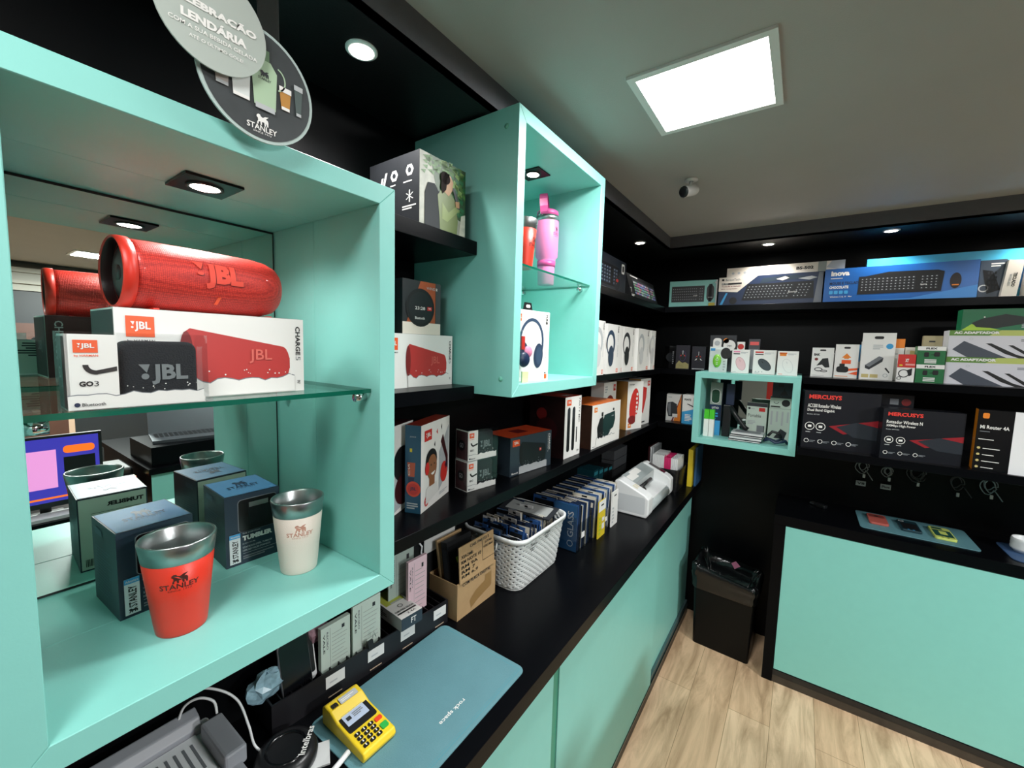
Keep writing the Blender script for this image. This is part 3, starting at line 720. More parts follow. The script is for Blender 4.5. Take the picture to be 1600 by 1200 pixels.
def tumbler(label, x, y, z, h, r0, r1, paint, logo, rot=0.0, band=.21, group=None, logo_at=(-.62, .62), ly=(.50, .80)):
    t = empty('tumbler', (x, y, z), rot, label, 'tumbler', group)
    hb = h * (1 - band); rr = lambda q: r0 + (r1 - r0) * (q / h)
    mb = MB(); mb.lathe([(.0, .002), (rr(0) * .9, .002), (rr(0) * .97, .0), (rr(0), .004), (rr(h * .1), h * .1), (rr(hb * .5), hb * .5), (rr(hb), hb), (rr(hb) - .002, hb + .001)], paint, 56)
    def wr(px_, py_, k):
        a = math.radians(logo_at[0] * 57.3 + (logo_at[1] - logo_at[0]) * 57.3 * px_); zz = hb * (ly[0] + (ly[1] - ly[0]) * py_); r = rr(zz) + .0006 * k
        return Vector((r * math.cos(a), r * math.sin(a), zz))
    F = Face(mb, (0, 0, 0), (1, 0, 0), (0, 0, 1), 1, 1, wrap=wr); stanley(F, 0, 0, 1, 1, logo, 1, cut=(24, 1))
    mb.build('painted_body', t)
    mb = MB(); mb.lathe([(rr(hb) - .0015, hb), (rr(hb) + .0002, hb + .001), (rr(h) + .001, h - .004), (rr(h), h - .001), (rr(h) - .003, h), (rr(h) - .006, h - .004), (rr(hb) - .007, hb), (rr(h * .1) - .008, h * .12), (rr(0) - .014, h * .06), (.0, h * .05)], STEEL, 56)
    mb.build('steel_liner', t)
    return t
tumbler('red tumbler with steel rim at the front of the near teal cube', -1.195, .332, -.6985, .229, .051, .0755, REDPAINT, mat('maroon_logo', '#4a1c16', .4), rot=math.radians(-18), logo_at=(-.55, .60), ly=(.66, .90))
tumbler('cream tumbler with steel rim near the right wall of the near teal cube', -1.232, .640, -.6985, .227, .051, .0725, CREAMPAINT, mat('rose_logo', '#c98f7c', .4), rot=math.radians(-25), logo_at=(-.55, .60), ly=(.66, .90))

def tbox_art(F):
    t_ = F['top']; t_.rect(.02, .02, .98, .98, TBTOP, 1); stanley(t_, .22, .30, .80, .75, NAVY, 2)
    f = F['front']
    f.rrect(.22, .46, .95, .93, .05, MGREY, 1); f.rrect(.235, .465, .945, .922, .045, BLACKG, 2)
    f.rect(.42, .80, .78, .87, STEEL, 3); f.poly([(.44, .55), (.76, .55), (.80, .80), (.40, .80)], mat('tumbler_in_window', '#10131a', .25), 3)
    f.rect(.06, .04, .25, .46, mat('label_white', '#dfe5e6', .45), 3); f.rect(.06, .40, .25, .46, SKY, 4); f.text('Adventure', .075, .415, .235, .445, WHITE, 5)
    stanley(f, .085, .06, .23, .37, INK, 4, rot=90)
    f.text('TUMBLER', .29, .335, .84, .405, WHITE, 3, 0, .06); f.text('THE EVERYDAY', .29, .43, .62, .45, LGREY, 3); f.text('16 OZ | 473 ML', .29, .28, .52, .30, LGREY, 3)
    f.text('STACKING STEEL TUMBLER', .29, .225, .84, .25, LGREY, 3); f.text('100% RECYCLED STAINLESS', .29, .18, .80, .205, LGREY, 3); f.rect(.29, .15, .95, .154, LGREY, 3); f.lines(.29, .07, .9, .13, 2, MGREY, 3)
    l = F['left']; l.lines(.15, .15, .8, .72, 16, mat('faint_navy_text', '#31475c', .4), 1, fill=.3); l.rect(.15, .84, .45, .92, mat('faint_navy_text', ''), 1)
    b = F['back']; b.rect(.02, .02, .98, .98, GREENCARD, 1); b.text('TUMBLER', .06, .84, .60, .90, INK, 2, 0, .05); b.rect(.06, .77, .82, .775, INK, 2)
    b.poly([(.36, .12), (.66, .12), (.74, .50), (.28, .50)], DGREY, 2); b.poly([(.28, .50), (.74, .50), (.76, .60), (.26, .60)], LGREY, 2.5); b.disc(.51, .60, .165, DGREY, 3, ry=.045); b.barcode(.75, .06, .93, .16, INK, 2)
carton('tumbler_box', 'dark blue tumbler box behind the red tumbler, left of the two', (-1.325, .247), (-1.333, .404), -.6985, .222, .185, TBLUE, art=tbox_art)
carton('tumbler_box', 'dark blue tumbler box beside the cream tumbler, right of the two', (-1.388, .500), (-1.380, .655), -.6985, .222, .185, TBLUE, art=tbox_art)

# hanging round sign
t = empty('hanging_sign', (-.97, .44, .53), 0, 'round two-disc hanging sign with drinkware picture over the near teal cube', 'sign')
def milk():
    m = bpy.data.materials.new('sign_milk'); m.use_nodes = True; nt = m.node_tree; b = nt.nodes['Principled BSDF']
    b.inputs['Base Color'].default_value = (*lin('#b9c2bb'), 1); b.inputs['Roughness'].default_value = .5; b.inputs['Alpha'].default_value = .80
    return m
SMILK = milk()
def disc_pts(r, n=48): return [(r * math.cos(2 * math.pi * i / n), r * math.sin(2 * math.pi * i / n)) for i in range(n)]
mb = MB(); mb.prism(disc_pts(.113), mat('sign_rim_white', '#aebfbb', .4), (-.002, 0, 0), (0, 1, 0), (0, 0, 1), .004)
F = Face(mb, (.002, -.1065, -.1065), (0, 1, 0), (0, 0, 1), .213, .213)
F.disc(.5, .5, .5, mat('sign_charcoal', '#33383a', .5, noise=.3, scale=50), 1, n=48)
stanley(F, .37, .04, .65, .22, WHITE, 3)
for (x0, y0, x1, y1, c1, top) in ((.10, .34, .24, .74, mat('sign_taupe', '#a9a099', .45), LGREY), (.24, .30, .42, .74, mat('sign_white', '#d9dedb', .45), WHITE), (.68, .36, .80, .58, mat('sign_beer', '#b98338', .45), WHITE), (.83, .36, .92, .66, mat('sign_slate', '#4c5a58', .45), LGREY)):
    F.poly([(x0 + .02, y0), (x1 - .02, y0), (x1, y1), (x0, y1)], c1, 3); F.rect(x0, y1 - .05, x1, y1, top, 4); F.rect(x0 + .02, y0, x1 - .02, y0 + .03, top, 4)
gm = mat('sign_sage', '#a9c3a4', .45); F.poly([(.44, .30), (.64, .30), (.66, .66), (.60, .74), (.48, .74), (.42, .66)], gm, 4); F.rect(.45, .27, .63, .32, LGREY, 5); F.rect(.49, .74, .59, .84, mat('sign_green', '#6d8c6c', .4), 4)
F.ring(.655, .62, .09, .014, gm, 4, a0=-80, a1=80, ry=.11); bear(F, .50, .58, .58, .64, DGREY, 5); F.text('STANLEY', .48, .55, .60, .573, DGREY, 5)
mb.build('picture_disc', t)
mb = MB(); mb.prism(disc_pts(.093), SMILK, (.0135, -.085, .070), (0, 1, 0), (0, 0, 1), .003)
F = Face(mb, (.0166, -.178, -.023), (0, 1, 0), (0, 0, 1), .186, .186)
F.text('CELEBRAÇÃO', .10, .50, .90, .60, WHITE, 1, 0, .05); F.text('LENDÁRIA', .22, .37, .80, .47, WHITE, 1, 0, .05); F.text('COM A SUA BEBIDA GELADA', .12, .29, .90, .33, WHITE, 1); F.text('ATÉ O ÚLTIMO GOLE!', .28, .21, .76, .25, WHITE, 1)
mb.build('text_disc', t)
mb = MB(); mb.box(-.006, -.003, .002, .045, .08, .455, clear('dull_clear_strip', (.75, .77, .77), 1.45, .3, 1.5)); mb.build('plastic_strip', t)

# ------------------------------------------------------------------ boxes between the cubes
def outdoor_art(F):
    f = F['front']; f.rect(.0, .0, 1, 1, ROCK, 1); f.poly([(.42, .3), (1, .2), (1, 1), (.2, 1)], mat('printed_dark_foliage', '#2c4a24', .5, noise=.5, scale=50), 1.5); r = random.Random(4)
    for i in range(90):
        x = r.uniform(.40, .93); y = r.uniform(.30, 1); f.poly([(x, y), (min(1, x + .09), y - .04), (min(1, x + .11), y + .03), (x + .02 if x < .97 else x, min(1, y + .05))], r.choice([LEAFP, GREEN, mat('printed_leaf', '#86a85a', .5)]), 2)
    for i in range(30):
        x = r.uniform(.02, .5); y = r.uniform(.72, .96); f.poly([(x, y), (x + .08, y - .03), (x + .10, y + .03)], LEAFP, 2)
    f.poly([(.10, .0), (.42, .0), (.40, .52), (.30, .62), (.16, .60), (.10, .45)], mat('printed_backpack', '#35383b', .8), 3)
    f.poly([(.42, .0), (.80, .0), (.82, .20), (.74, .50), (.62, .60), (.46, .60), (.36, .48), (.40, .20)], OLIVE, 4)
    f.poly([(.46, .16), (.58, .14), (.84, .36), (.80, .44), (.60, .28), (.46, .40)], mat('printed_olive_sleeve', '#7f8f4e', .5), 5)
    f.poly([(.50, .56), (.60, .52), (.68, .62), (.70, .74), (.64, .82), (.54, .80)], SKINL, 5); f.disc(.52, .76, .10, mat('printed_hair', '#1d110e', .9), 6, ry=.09); f.poly([(.44, .74), (.52, .84), (.62, .84), (.56, .76), (.54, .60), (.46, .52), (.42, .60)], mat('printed_hair', ''), 6)
    f.poly([(.68, .66), (.73, .67), (.86, .40), (.80, .38)], DGREY, 6); f.poly([(.74, .48), (.84, .50), (.84, .40), (.76, .40)], SKINL, 7)
    f.poly([(.86, .0), (1, .0), (1, .34), (.90, .30)], mat('printed_pale_stone', '#c9c7b8', .5, noise=.5, scale=60), 3)
    l = F['left']; W_ = WHITE
    for x, y in ((.52, .74), (.82, .76)):
        l.disc(x, y, .085, W_, 1, n=6); l.disc(x, y, .04, DGREY, 2, n=6)
    l.poly([(.28, .62), (.34, .82), (.38, .82), (.32, .62)], W_, 1); l.poly([(.22, .60), (.26, .76), (.30, .76), (.26, .60)], W_, 1)
    l.lines(.44, .60, .60, .63, 1, W_, 1); l.lines(.70, .60, .95, .63, 1, W_, 1)
    for i in range(3):
        a = math.radians(60 * i + 30); dx, dy = math.cos(a) * .07, math.sin(a) * .085; l.poly([(.82 - dx - .01, .40 - dy), (.82 - dx + .01, .40 - dy), (.82 + dx + .01, .40 + dy), (.82 + dx - .01, .40 + dy)], W_, 1)
    l.lines(.68, .22, .96, .29, 2, W_, 1)
carton('drinkware_box', 'black box with an outdoor photo of a drinking hiker on the short upper shelf', (-1.212, 1.103), (-1.208, 1.352), AZ, .264, .30, mat('slate_print', '#26282c', .5, noise=.2, scale=30), art=outdoor_art)

carton('speaker_carton', 'white carton with red speaker print on the short shelf between the cubes', (-1.330, 1.04), (-1.332, 1.42), BZ, .222, .20, WHITE, art=charge_art)
def wind_art(F):
    f = F['front']; f.rect(.0, .0, 1, .22, CREAM, 1); f.poly([(.1, .22), (.85, .22), (.85, 1), (.45, 1)], mat('printed_copper', '#a8532f', .4), 1); f.rect(.86, .22, 1, 1, mat('printed_grey_side', '#44474a', .4), 1); f.disc(.45, .50, .36, INK, 2); f.disc(.45, .50, .30, mat('printed_black_disc', '#1a1c20', .4), 3)
    f.text('23:28', .30, .46, .56, .52, WHITE, 4); jbl(f, .62, .46, .74, .53, RED, WHITE, 4); f.text('WIND', .60, .86, .84, .91, LGREY, 3, 0, 0); f.text('2', .85, .86, .90, .91, WHITE, 3, 0, .05); f.text('Bluetooth', .3, .28, .55, .33, WHITE, 4)
carton('radio_box', 'box with a round black radio printed on it, stacked on the white speaker carton', (-1.336, 1.13), (-1.337, 1.345), BZ + .223, .222, .12, mat('dark_box_grey', '#2b2c2f', .35), art=wind_art)

def junior_art(F):
    f = F['front']; jbl(f, .10, .80, .34, .925, RED); f.disc(.18, .10, .055, RED, 1, ry=.06); f.text('7+', .13, .08, .23, .12, WHITE, 2)
    f.poly([(.60, .12), (.97, .30), (.97, .90), (.60, .60)], mat('printed_silver', '#aeb3b6', .4, noise=.2, scale=60), 1); f.poly([(.66, .72), (.74, .80), (.93, .50), (.93, .34), (.86, .34), (.85, .48)], MAROON, 2); f.disc(.78, .32, .10, RED, 3, ry=.13); f.poly([(.80, .40), (.88, .44), (.90, .36), (.84, .34)], NAVY, 3)
    f.disc(.33, .55, .15, INK, 2, ry=.14); f.disc(.35, .47, .125, SKIN, 3, ry=.15); f.poly([(.26, .25), (.44, .25), (.44, .38), (.26, .38)], SKIN, 2.5); f.rect(.0, .0, .0001, .0001, WHITE)
    f.disc(.18, .48, .05, RED, 4, ry=.075); f.disc(.31, .50, .012, INK, 4); f.disc(.42, .50, .012, INK, 4); f.poly([(.30, .40), (.45, .41), (.40, .375), (.34, .375)], WHITE, 4); f.poly([(.14, .06), (.58, .12), (.52, .26), (.30, .28), (.16, .24)], mat('printed_shirt', '#dddcd8', .5), 2)
    f.poly([(.50, .86), (.54, .90), (.55, .83)], RED, 1); f.poly([(.66, .90), (.70, .94), (.70, .86)], INK, 1); f.poly([(.42, .72), (.46, .76), (.46, .69)], INK, 1); f.lines(.62, .06, .95, .10, 2, LGREY, 1)
    l = F['left']; l.rect(.0, .0, 1, 1, PETROL, 1); l.text('JUNIOR', .3, .86, .7, .88, LGREY, 2); l.poly([(.15, .58), (.65, .58), (.60, .42), (.20, .42)], mat('printed_brick', '#b8553a', .5), 2); l.text('S', .2, .50, .32, .56, CREAM, 3); l.text('U', .2, .43, .32, .49, CREAM, 3)
    l.poly([(.2, .41), (.6, .41), (.5, .30), (.25, .30)], NAVY, 2.5); l.disc(.54, .28, .088, mat('printed_orange_red', '#d9442b', .4), 3, n=30); l.disc(.54, .28, .066, RED, 4); l.text('JBL', .34, .255, .74, .305, NAVY, 5); l.poly([(.3, .74), (.45, .74), (.45, .70), (.3, .70)], YELLOW, 2)
    l.lines(.12, .05, .88, .13, 3, LGREY, 2)
    F['top'].rect(0, 0, 1, 1, mat('printed_brick_red', '#a8382a', .4), 1)
JB = (-1.322, 1.224); JR = (-1.428, 1.510)
carton('headphone_box', 'white and petrol-blue headphone box with a smiling child printed on the front', JB, JR, CZ, .392, .076, WHITE, art=junior_art)
def silver_art(F):
    f = F['front']; f.poly([(.35, .02), (.98, .1), (.98, .9), (.5, .6)], mat('printed_silver', '', .4), 1); f.disc(.66, .55, .2, INK, 2); f.disc(.7, .25, .2, MAROON, 3, ry=.18); f.poly([(.30, .84), (.36, .9), (.37, .80)], INK, 2); F['top'].rect(0, 0, 1, 1, MAROON, 1)
carton('headphone_box', 'white and silver headphone box partly hidden by the near teal cube', (-1.35, 1.02), (-1.46, 1.30), CZ, .392, .09, WHITE, art=silver_art)

a, b = go3('small clear speaker pack, lower of the two stacked on the left shelf', (-1.343, 1.556), (-1.309, 1.750), CZ, .155, .10); b['label'] = 'black speaker inside the lower stacked clear pack on the left shelf'
a, b = go3('small clear speaker pack, upper of the two stacked on the left shelf', (-1.345, 1.560), (-1.311, 1.754), CZ + .157, .155, .10); b['label'] = 'black speaker inside the upper stacked clear pack on the left shelf'

def ess_art(F):
    f = F['front']; f.rect(0, 0, 1, 1, mat('printed_slate', '#2e3a44', .4), 1); jbl(f, .05, .76, .21, .93); cyl_art(f, .22, .20, .86, .86, mat('printed_black_speaker', '#14171c', .4), INK, 2, 1, .7); jbl(f, .68, .50, .73, .58, RED, WHITE, 5)
    splash(f, .20, .88, .20, LGREY, 4, 5, .03, False); f.text('CHARGE', .93, .45, .965, .92, WHITE, 2, -90, .03); f.text('ESSENTIAL 2', .90, .40, .92, .92, LGREY, 2, -90); f.text('Bluetooth', .04, .04, .18, .09, WHITE, 2)
    tp = F['top']; tp.rect(0, 0, 1, 1, mat('printed_vermilion', '#d94a26', .4), 1); tp.rect(.35, .3, .60, .7, DRED, 2)
carton('speaker_carton', 'dark grey speaker carton with a bright orange-red top on the left shelf', (-1.319, 1.894), (-1.272, 2.279), CZ, .225, .21, mat('printed_slate', ''), art=ess_art)
def mic_art(F):
    f = F['front']; jbl(f, .10, .86, .36, .955); 
    for x in (.15, .45):
        f.rrect(x, .10, x + .17, .82, .04, INK, 1); f.rrect(x + .01, .62, x + .16, .83, .04, DGREY, 2)
    f.rect(.72, .22, .78, .48, INK, 1); f.text('PARTY MIC', .84, .55, .93, .96, DGREY, 1, -90); f.text('IPX', .80, .06, .93, .09, INK)
    l = F['left']; l.rect(0, 0, 1, 1, mat('dark_party_print', '#241415', .35, noise=.6, scale=40), 1); l.disc(.5, .45, .2, MAROON, 2); l.disc(.35, .7, .1, DRED, 2)
    F['top'].rect(0, 0, 1, 1, mat('printed_brick_red', ''), 1); F['top'].text('JBL', .3, .1, .8, .3, WHITE, 2)
carton('microphone_box', 'tall white box showing two black microphones on the left shelf', (-1.262, 2.437), (-1.255, 2.665), CZ, .417, .28, WHITE, art=mic_art)
def boom_art(F):
    f = F['front']; jbl(f, .06, .83, .16, .94, ORANGE2); f.disc(.5, .46, .30, mat('printed_deep_teal', '#15302f', .4), 2, ry=.27, a=.25); f.poly([(.20, .18), (.36, .20), (.36, .70), (.25, .66), (.17, .46)], INK, 3); f.poly([(.36, .22), (.74, .36), (.80, .55), (.78, .76), (.40, .72)], mat('printed_deep_teal', ''), 3); f.rrect(.30, .70, .36, .80, .02, INK, 3); f.rrect(.70, .78, .75, .84, .02, INK, 3); f.text('BOOMBOX', .66, .64, .74, .67, LGREY, 4)
    splash(f, .14, .8, .20, WHITE, 4, 8, .04, True); f.lines(.04, .03, .16, .05, 1, DGREY, 1)
    l = F['left']; l.rect(0, 0, 1, 1, mat('dark_brown_print', '#2c1a12', .35, noise=.6, scale=30), 1); l.disc(.6, .6, .1, mat('printed_brown', '#6b4a2a', .4), 2); F['top'].rect(0, 0, 1, 1, mat('printed_orange_top', '#ee7a32', .4), 1)
carton('speaker_carton', 'white carton with an orange top showing a dark green boombox', (-1.232, 2.81), (-1.218, 3.345), CZ, .328, .30, WHITE, art=boom_art)
def flip_art(F):
    f = F['front']; f.text('Charge', .08, .92, .42, .95, INK); f.disc(.45, .50, .15, RED, 1, ry=.36, a=-.12); f.disc(.34, .20, .13, DRED, 2, ry=.09); splash(f, .55, .60, .3, WHITE, 3, 2, .02, False); jbl(f, .10, .04, .30, .13, ORANGE2)
    for i in range(6): f.disc(.60 + .02 * (i % 2), .28 + i * .09, .03, WHITE, 3)
    F['left'].rect(0, 0, 1, 1, mat('amber_carton_side', '#a87a3a', .4), 1)
carton('speaker_box', 'white box with an upright red speaker print and amber side', (-1.295, 3.731), (-1.225, 3.955), CZ, .452, .17, WHITE, art=flip_art)
def flip2_art(F):
    f = F['front']; jbl(f, .68, .84, .92, .95, RED); f.poly([(.1, .85), (.62, .80), (.60, .60), (.35, .25), (.2, .3)], RED, 1); f.lines(.1, .05, .8, .1, 1, INK); F['left'].rect(0, 0, 1, 1, mat('amber_carton_side', ''), 1)
carton('speaker_box', 'white box with a slanting red speaker print, beside the mouse box in the corner', (-1.275, 4.03), (-1.258, 4.305), CZ, .462, .12, WHITE, art=flip2_art)
def small_white_art(F):
    f = F['front']; jbl(f, .75, .82, .93, .95, RED); f.disc(.5, .52, .22, DRED, 1, n=20); f.lines(.08, .8, .3, .95, 3, LGREY)
carton('speaker_box', 'small white box with a dark red speaker print behind the orange-topped carton', (-1.40, 3.42), (-1.395, 3.70), CZ, .45, .12, WHITE, art=small_white_art)

# ------------------------------------------------------------------ far teal cube contents
t = empty('tumbler', (-1.285, 2.165, .3705), math.radians(-10), 'tall pink tumbler with a carry handle on the glass shelf', 'tumbler')
mb = MB(); mb.lathe([(.0, .0), (.044, .0), (.048, .004), (.050, .10), (.052, .14), (.0535, .15), (.066, .165), (.067, .30), (.066, .365)], PINKPAINT, 44)
F = Face(mb, (0, 0, 0), (1, 0, 0), (0, 0, 1), 1, 1, wrap=lambda x, y, k: Vector(((.0665 + .0006 * k) * math.cos(-.3 + .75 * x), (.0665 + .0006 * k) * math.sin(-.3 + .75 * x), .27 + .06 * y))); stanley(F, 0, 0, 1, 1, mat('plum_logo', '#5d2340', .4), 1, cut=(16, 1))
mb.build('painted_body', t)
mb = MB(); mb.lathe([(.0522, .105), (.0535, .105), (.0545, .138), (.0532, .138)], PINKDARK, 44); mb.build('grip_band', t)
mb = MB(); mb.lathe([(.066, .365), (.0675, .365), (.0675, .393), (.06, .395)], STEEL, 44); mb.build('steel_rim', t)
mb = MB(); mb.lathe([(.0, .43), (.05, .428), (.062, .42), (.064, .394), (.0, .394)], PINKDARK, 44); mb.build('lid', t)
mb = MB(); pts = [(0, -.066, .39), (0, -.074, .42), (0, -.070, .46), (0, -.045, .495), (0, 0, .505), (0, .045, .495), (0, .070, .46), (0, .074, .42), (0, .066, .39)]
for a_, b_ in zip(pts[:-1], pts[1:]):
    mb.add([(-.022, a_[1], a_[2]), (.022, a_[1], a_[2]), (.022, b_[1], b_[2]), (-.022, b_[1], b_[2]), (-.022, a_[1] * .88, a_[2] - .010), (.022, a_[1] * .88, a_[2] - .010), (.022, b_[1] * .88, b_[2] - .010), (-.022, b_[1] * .92, b_[2] - .006)], [(0, 1, 2, 3), (7, 6, 5, 4), (0, 4, 5, 1), (3, 2, 6, 7), (0, 3, 7, 4), (1, 5, 6, 2)], PINKDARK)
h_ = mb.build('handle', t, rot=(0, math.radians(-5), math.radians(35)), loc=(.03, -.005, .012))
mb = MB()
for s_ in (-1, 1): mb.lathe([(.0, -.004), (.012, -.004), (.012, .004), (.0, .005)], STEEL, 16, c=(0, s_ * .069, .40), axis='y')
mb.build('hinge', t)
tumbler('red tumbler with steel rim on the glass shelf left of the pink one', -1.12, 1.668, .3705, .225, .046, .066, REDPAINT, mat('maroon_logo', ''), rot=math.radians(10))
def tune_art(cup, band, logo=RED):
    def art(F):
        f = F['front']; jbl(f, .04, .84, .16, .94, ORANGE); phones_art(f, .46, .50, .36, band, cup, 1); f.text('TUNE', .88, .82, .94, .97, INK, 1, -90, .04); f.text('510BT / WIRELESS', .89, .25, .93, .78, LGREY, 1, -90); f.rect(.87, .02, .95, .09, ORANGE, 1); f.lines(.87, .10, .95, .13, 1, DGREY)
    return art
t_ = carton('headphone_box', 'white headphone box with navy headphones standing in the tall teal cube', (-1.075, 1.56), (-1.05, 1.822), -.1605, .335, .085, WHITE, art=tune_art(mat('printed_navy_cup', '#2a3a50', .4), mat('printed_navy_band', '#33475e', .4)))
mb = MB(); mb.prism([(0, 0), (.07, 0), (.06, .035), (.01, .035)], DPLASTIC, (.06, .01, .335), (1, 0, 0), (0, 0, 1), .003); F = Face(mb, (.06, .0065, .335), (1, 0, 0), (0, 0, 1), .07, .035); F.rrect(.28, .3, .72, .72, .2, WHITE); mb.build('hang_tab', t_)
t = empty('headphone_pack', (-1.035, 1.575, -.1605), math.radians(80), 'clear bag with a pink and navy earphone hanging before the headphone box', 'pack')
mb = MB(); mb.prism(rrect(-.03, .02, .05, .24, .03), FILM, (0, .012, 0), (1, 0, 0), (0, 0, 1), .024); mb.build('plastic_bag', t)
mb = MB(); mb.lathe([(.0, -.01), (.03, -.009), (.036, 0), (.03, .009), (.0, .01)], NAVY, 20, c=(.0, 0, .105), axis='y'); mb.lathe([(.0, -.006), (.025, -.005), (.028, 0), (.0, .006)], PINK, 20, c=(.028, .003, .14), axis='y'); mb.box(-.02, 0, -.004, .004, .15, .21, RED); mb.build('earphone', t)
mb = MB(); mb.box(-.012, .03, -.003, .003, .0, .05, mat('pale_yellow_card', '#e3dfae', .5)); mb.build('card', t)

# ------------------------------------------------------------------ white headphone boxes in a fanned row
GH = mat('printed_pale_grey', '#cfd0d0', .45)
rows = [((-1.150, 2.62), (-1.158, 2.80), GH, LGREY, 'first white headphone box of the fanned row, next to the tall cube', .378),
        ((-1.165, 2.865), (-1.172, 3.135), mat('printed_navy_cup', ''), mat('printed_navy_band', ''), 'white headphone box with a navy earcup, second of the fanned row', .368),
        ((-1.180, 3.155), (-1.184, 3.235), WHITE, WHITE, 'thin white headphone box, third of the fanned row', .368),
        ((-1.184, 3.25), (-1.188, 3.535), INK, DGREY, 'white headphone box with a black earcup, fourth of the fanned row', .368),
        ((-1.168, 3.56), (-1.180, 3.93), GH, LGREY, 'white headphone box with pale grey headphones, fifth of the fanned row', .370),
        ((-1.172, 3.95), (-1.182, 4.12), GH, GH, 'last white headphone box of the fanned row, nearest the corner', .370)]
for BL, BR, cup, band, lab, h in rows:
    def art(F, cup=cup, band=band, w=math.hypot(BR[0] - BL[0], BR[1] - BL[1])):
        f = F['front']
        if w > .15:
            q = .5; f.disc(.28, .62, .24, band, 1, ry=.26); f.disc(.24, .60, .17, WHITE, 2, ry=.19); f.disc(.30, .36, .15, cup, 3, ry=.21)
            f.text('TUNE', .80, .84, .88, .98, INK, 1, -90, .04); f.text('510BT / WIRELESS', .80, .34, .86, .80, LGREY, 1, -90)
        f.rect(.76, .02, .90, .10, ORANGE, 1); f.rect(.80, .035, .86, .085, WHITE, 2)
    carton('headphone_box', lab, BL, BR, BZ, h, .12, WHITE, art=art, group=None)

# ------------------------------------------------------------------ keyboards on the corner shelf
GLOW = [mat('key_violet', '#9a7fd0', .4), mat('key_green', '#7fcf9a', .4), mat('key_rose', '#e08aa0', .4), mat('key_pale', '#d8dde0', .4), mat('key_blue', '#6aa0d8', .4)]
def gk1(F):
    f = F['front']; f.rect(0, 0, 1, 1, mat('printed_gunmetal', '#1c2430', .35), 1); keyboard_art(f, .02, .15, .84, .75, INK, mat('printed_key_blue', '#3a4c66', .4), 2, 5, 16); f.rrect(.89, .62, .955, .92, .05, WHITE, 3); f.rrect(.905, .68, .94, .86, .04, INK, 4); f.disc(.80, .28, .22, DGREY, 4); f.disc(.80, .36, .10, RED, 5, ry=.05)
carton('keyboard_box', 'dark gaming keyboard box with a white emblem, nearest the tall cube', (-1.25, 2.42), (-1.26, 3.43), AZ, .262, .07, mat('printed_gunmetal', ''), art=gk1)
def gk2(F):
    f = F['front']; f.rect(0, 0, 1, 1, INK, 1); keyboard_art(f, .14, .12, .97, .82, DGREY, LGREY, 2, 5, 18, 0, GLOW); f.rect(.10, .90, .35, .95, WHITE, 3); f.text('7', .02, .2, .06, .4, WHITE, 2)
    f.lines(.01, .04, .12, .14, 2, WHITE, 3)
carton('keyboard_box', 'black keyboard box with a coloured backlit keyboard leaning in the corner', (-1.225, 3.50), (-1.232, 4.30), AZ, .215, .06, INK, art=gk2, tilt=math.radians(-16))
def tealkb(F):
    f = F['front']; keyboard_art(f, .05, .20, .745, .80, INK, DGREY, 1, 5, 16); f.rrect(.79, .20, .94, .85, .18, INK, 1); f.text('wireless', .82, .35, .91, .38, WHITE, 2); f.text('multi', .52, .42, .60, .46, WHITE, 4); f.rrect(.84, .02, .97, .16, .04, YELLOW, 2); f.rect(.975, 0, 1, 1, WHITE, 1); f.disc(.96, .90, .04, WHITE, 2, n=3)
carton('keyboard_box', 'teal keyboard and mouse set box in the corner of the upper shelf', (-1.19, 4.55), (-.745, 4.60), AZ, .268, .09, TEAL, art=tealkb)
def benson(F):
    f = F['front']; f.rect(0, 0, 1, 1, NAVY, 1); f.poly([(.0, .52), (.20, .47), (.40, 1), (.0, 1)], CREAM, 2)
    f.text('BensonTech', .07, .87, .22, .95, MGREY, 3, 0, .0); f.rect(.03, .88, .055, .95, INK, 3); f.rect(.03, .74, .24, .80, INK, 3); f.text('BS-402', .035, .755, .10, .79, WHITE, 4); f.text('Teclado e mouse', .03, .66, .23, .71, DRED, 3); f.text('para computador', .03, .57, .20, .62, DRED, 3)
    keyboard_art(f, .25, .18, .93, .72, INK, DGREY, 3, 5, 18, .05); f.poly([(.42, .72), (.60, .80), (.92, .82), (.75, .95), (.45, .9)], TBLUE, 2); f.poly([(.58, .84), (.66, .92), (.70, .86), (.64, .78)], CREAM, 3); f.poly([(.78, .82), (.90, .88), (.95, .82), (.88, .76)], LGREY, 3); f.poly([(.02, .05), (.08, .45), (.10, .45), (.05, .05)], SKY, 3); f.disc(.16, .18, .12, INK, 3); f.poly([(.93, .02), (1, .02), (1, .98), (.96, .98)], MGREY, 2); f.text('BensonTech', .70, .38, .78, .42, WHITE, 5)
carton('keyboard_box', 'cream and navy gaming keyboard box under the narrow white box', (-.725, 4.56), (.098, 4.55), AZ, .275, .11, NAVY, art=benson)
def bs502(F):
    f = F['front']; f.text('BS-502', .62, .35, .76, .66, INK, 1, 0, .05); f.rect(.795, .0, .86, 1, mat('printed_sage_grey', '#8d9690', .4), 1); f.poly([(.86, .4), (1, 0), (1, 1), (.90, 1)], LGREY, 1); f.text('USB', .42, .4, .47, .62, MGREY, 1); f.text('6/183', .50, .4, .55, .6, LGREY, 1)
    for i in range(5): f.disc(.06 + i * .055, .42, .13, LGREY, 1, n=14)
carton('keyboard_box', 'narrow white keyboard box lying on top of the cream and navy one', (-.665, 4.585), (.24, 4.575), AZ + .276, .088, .16, CREAM, art=bs502)
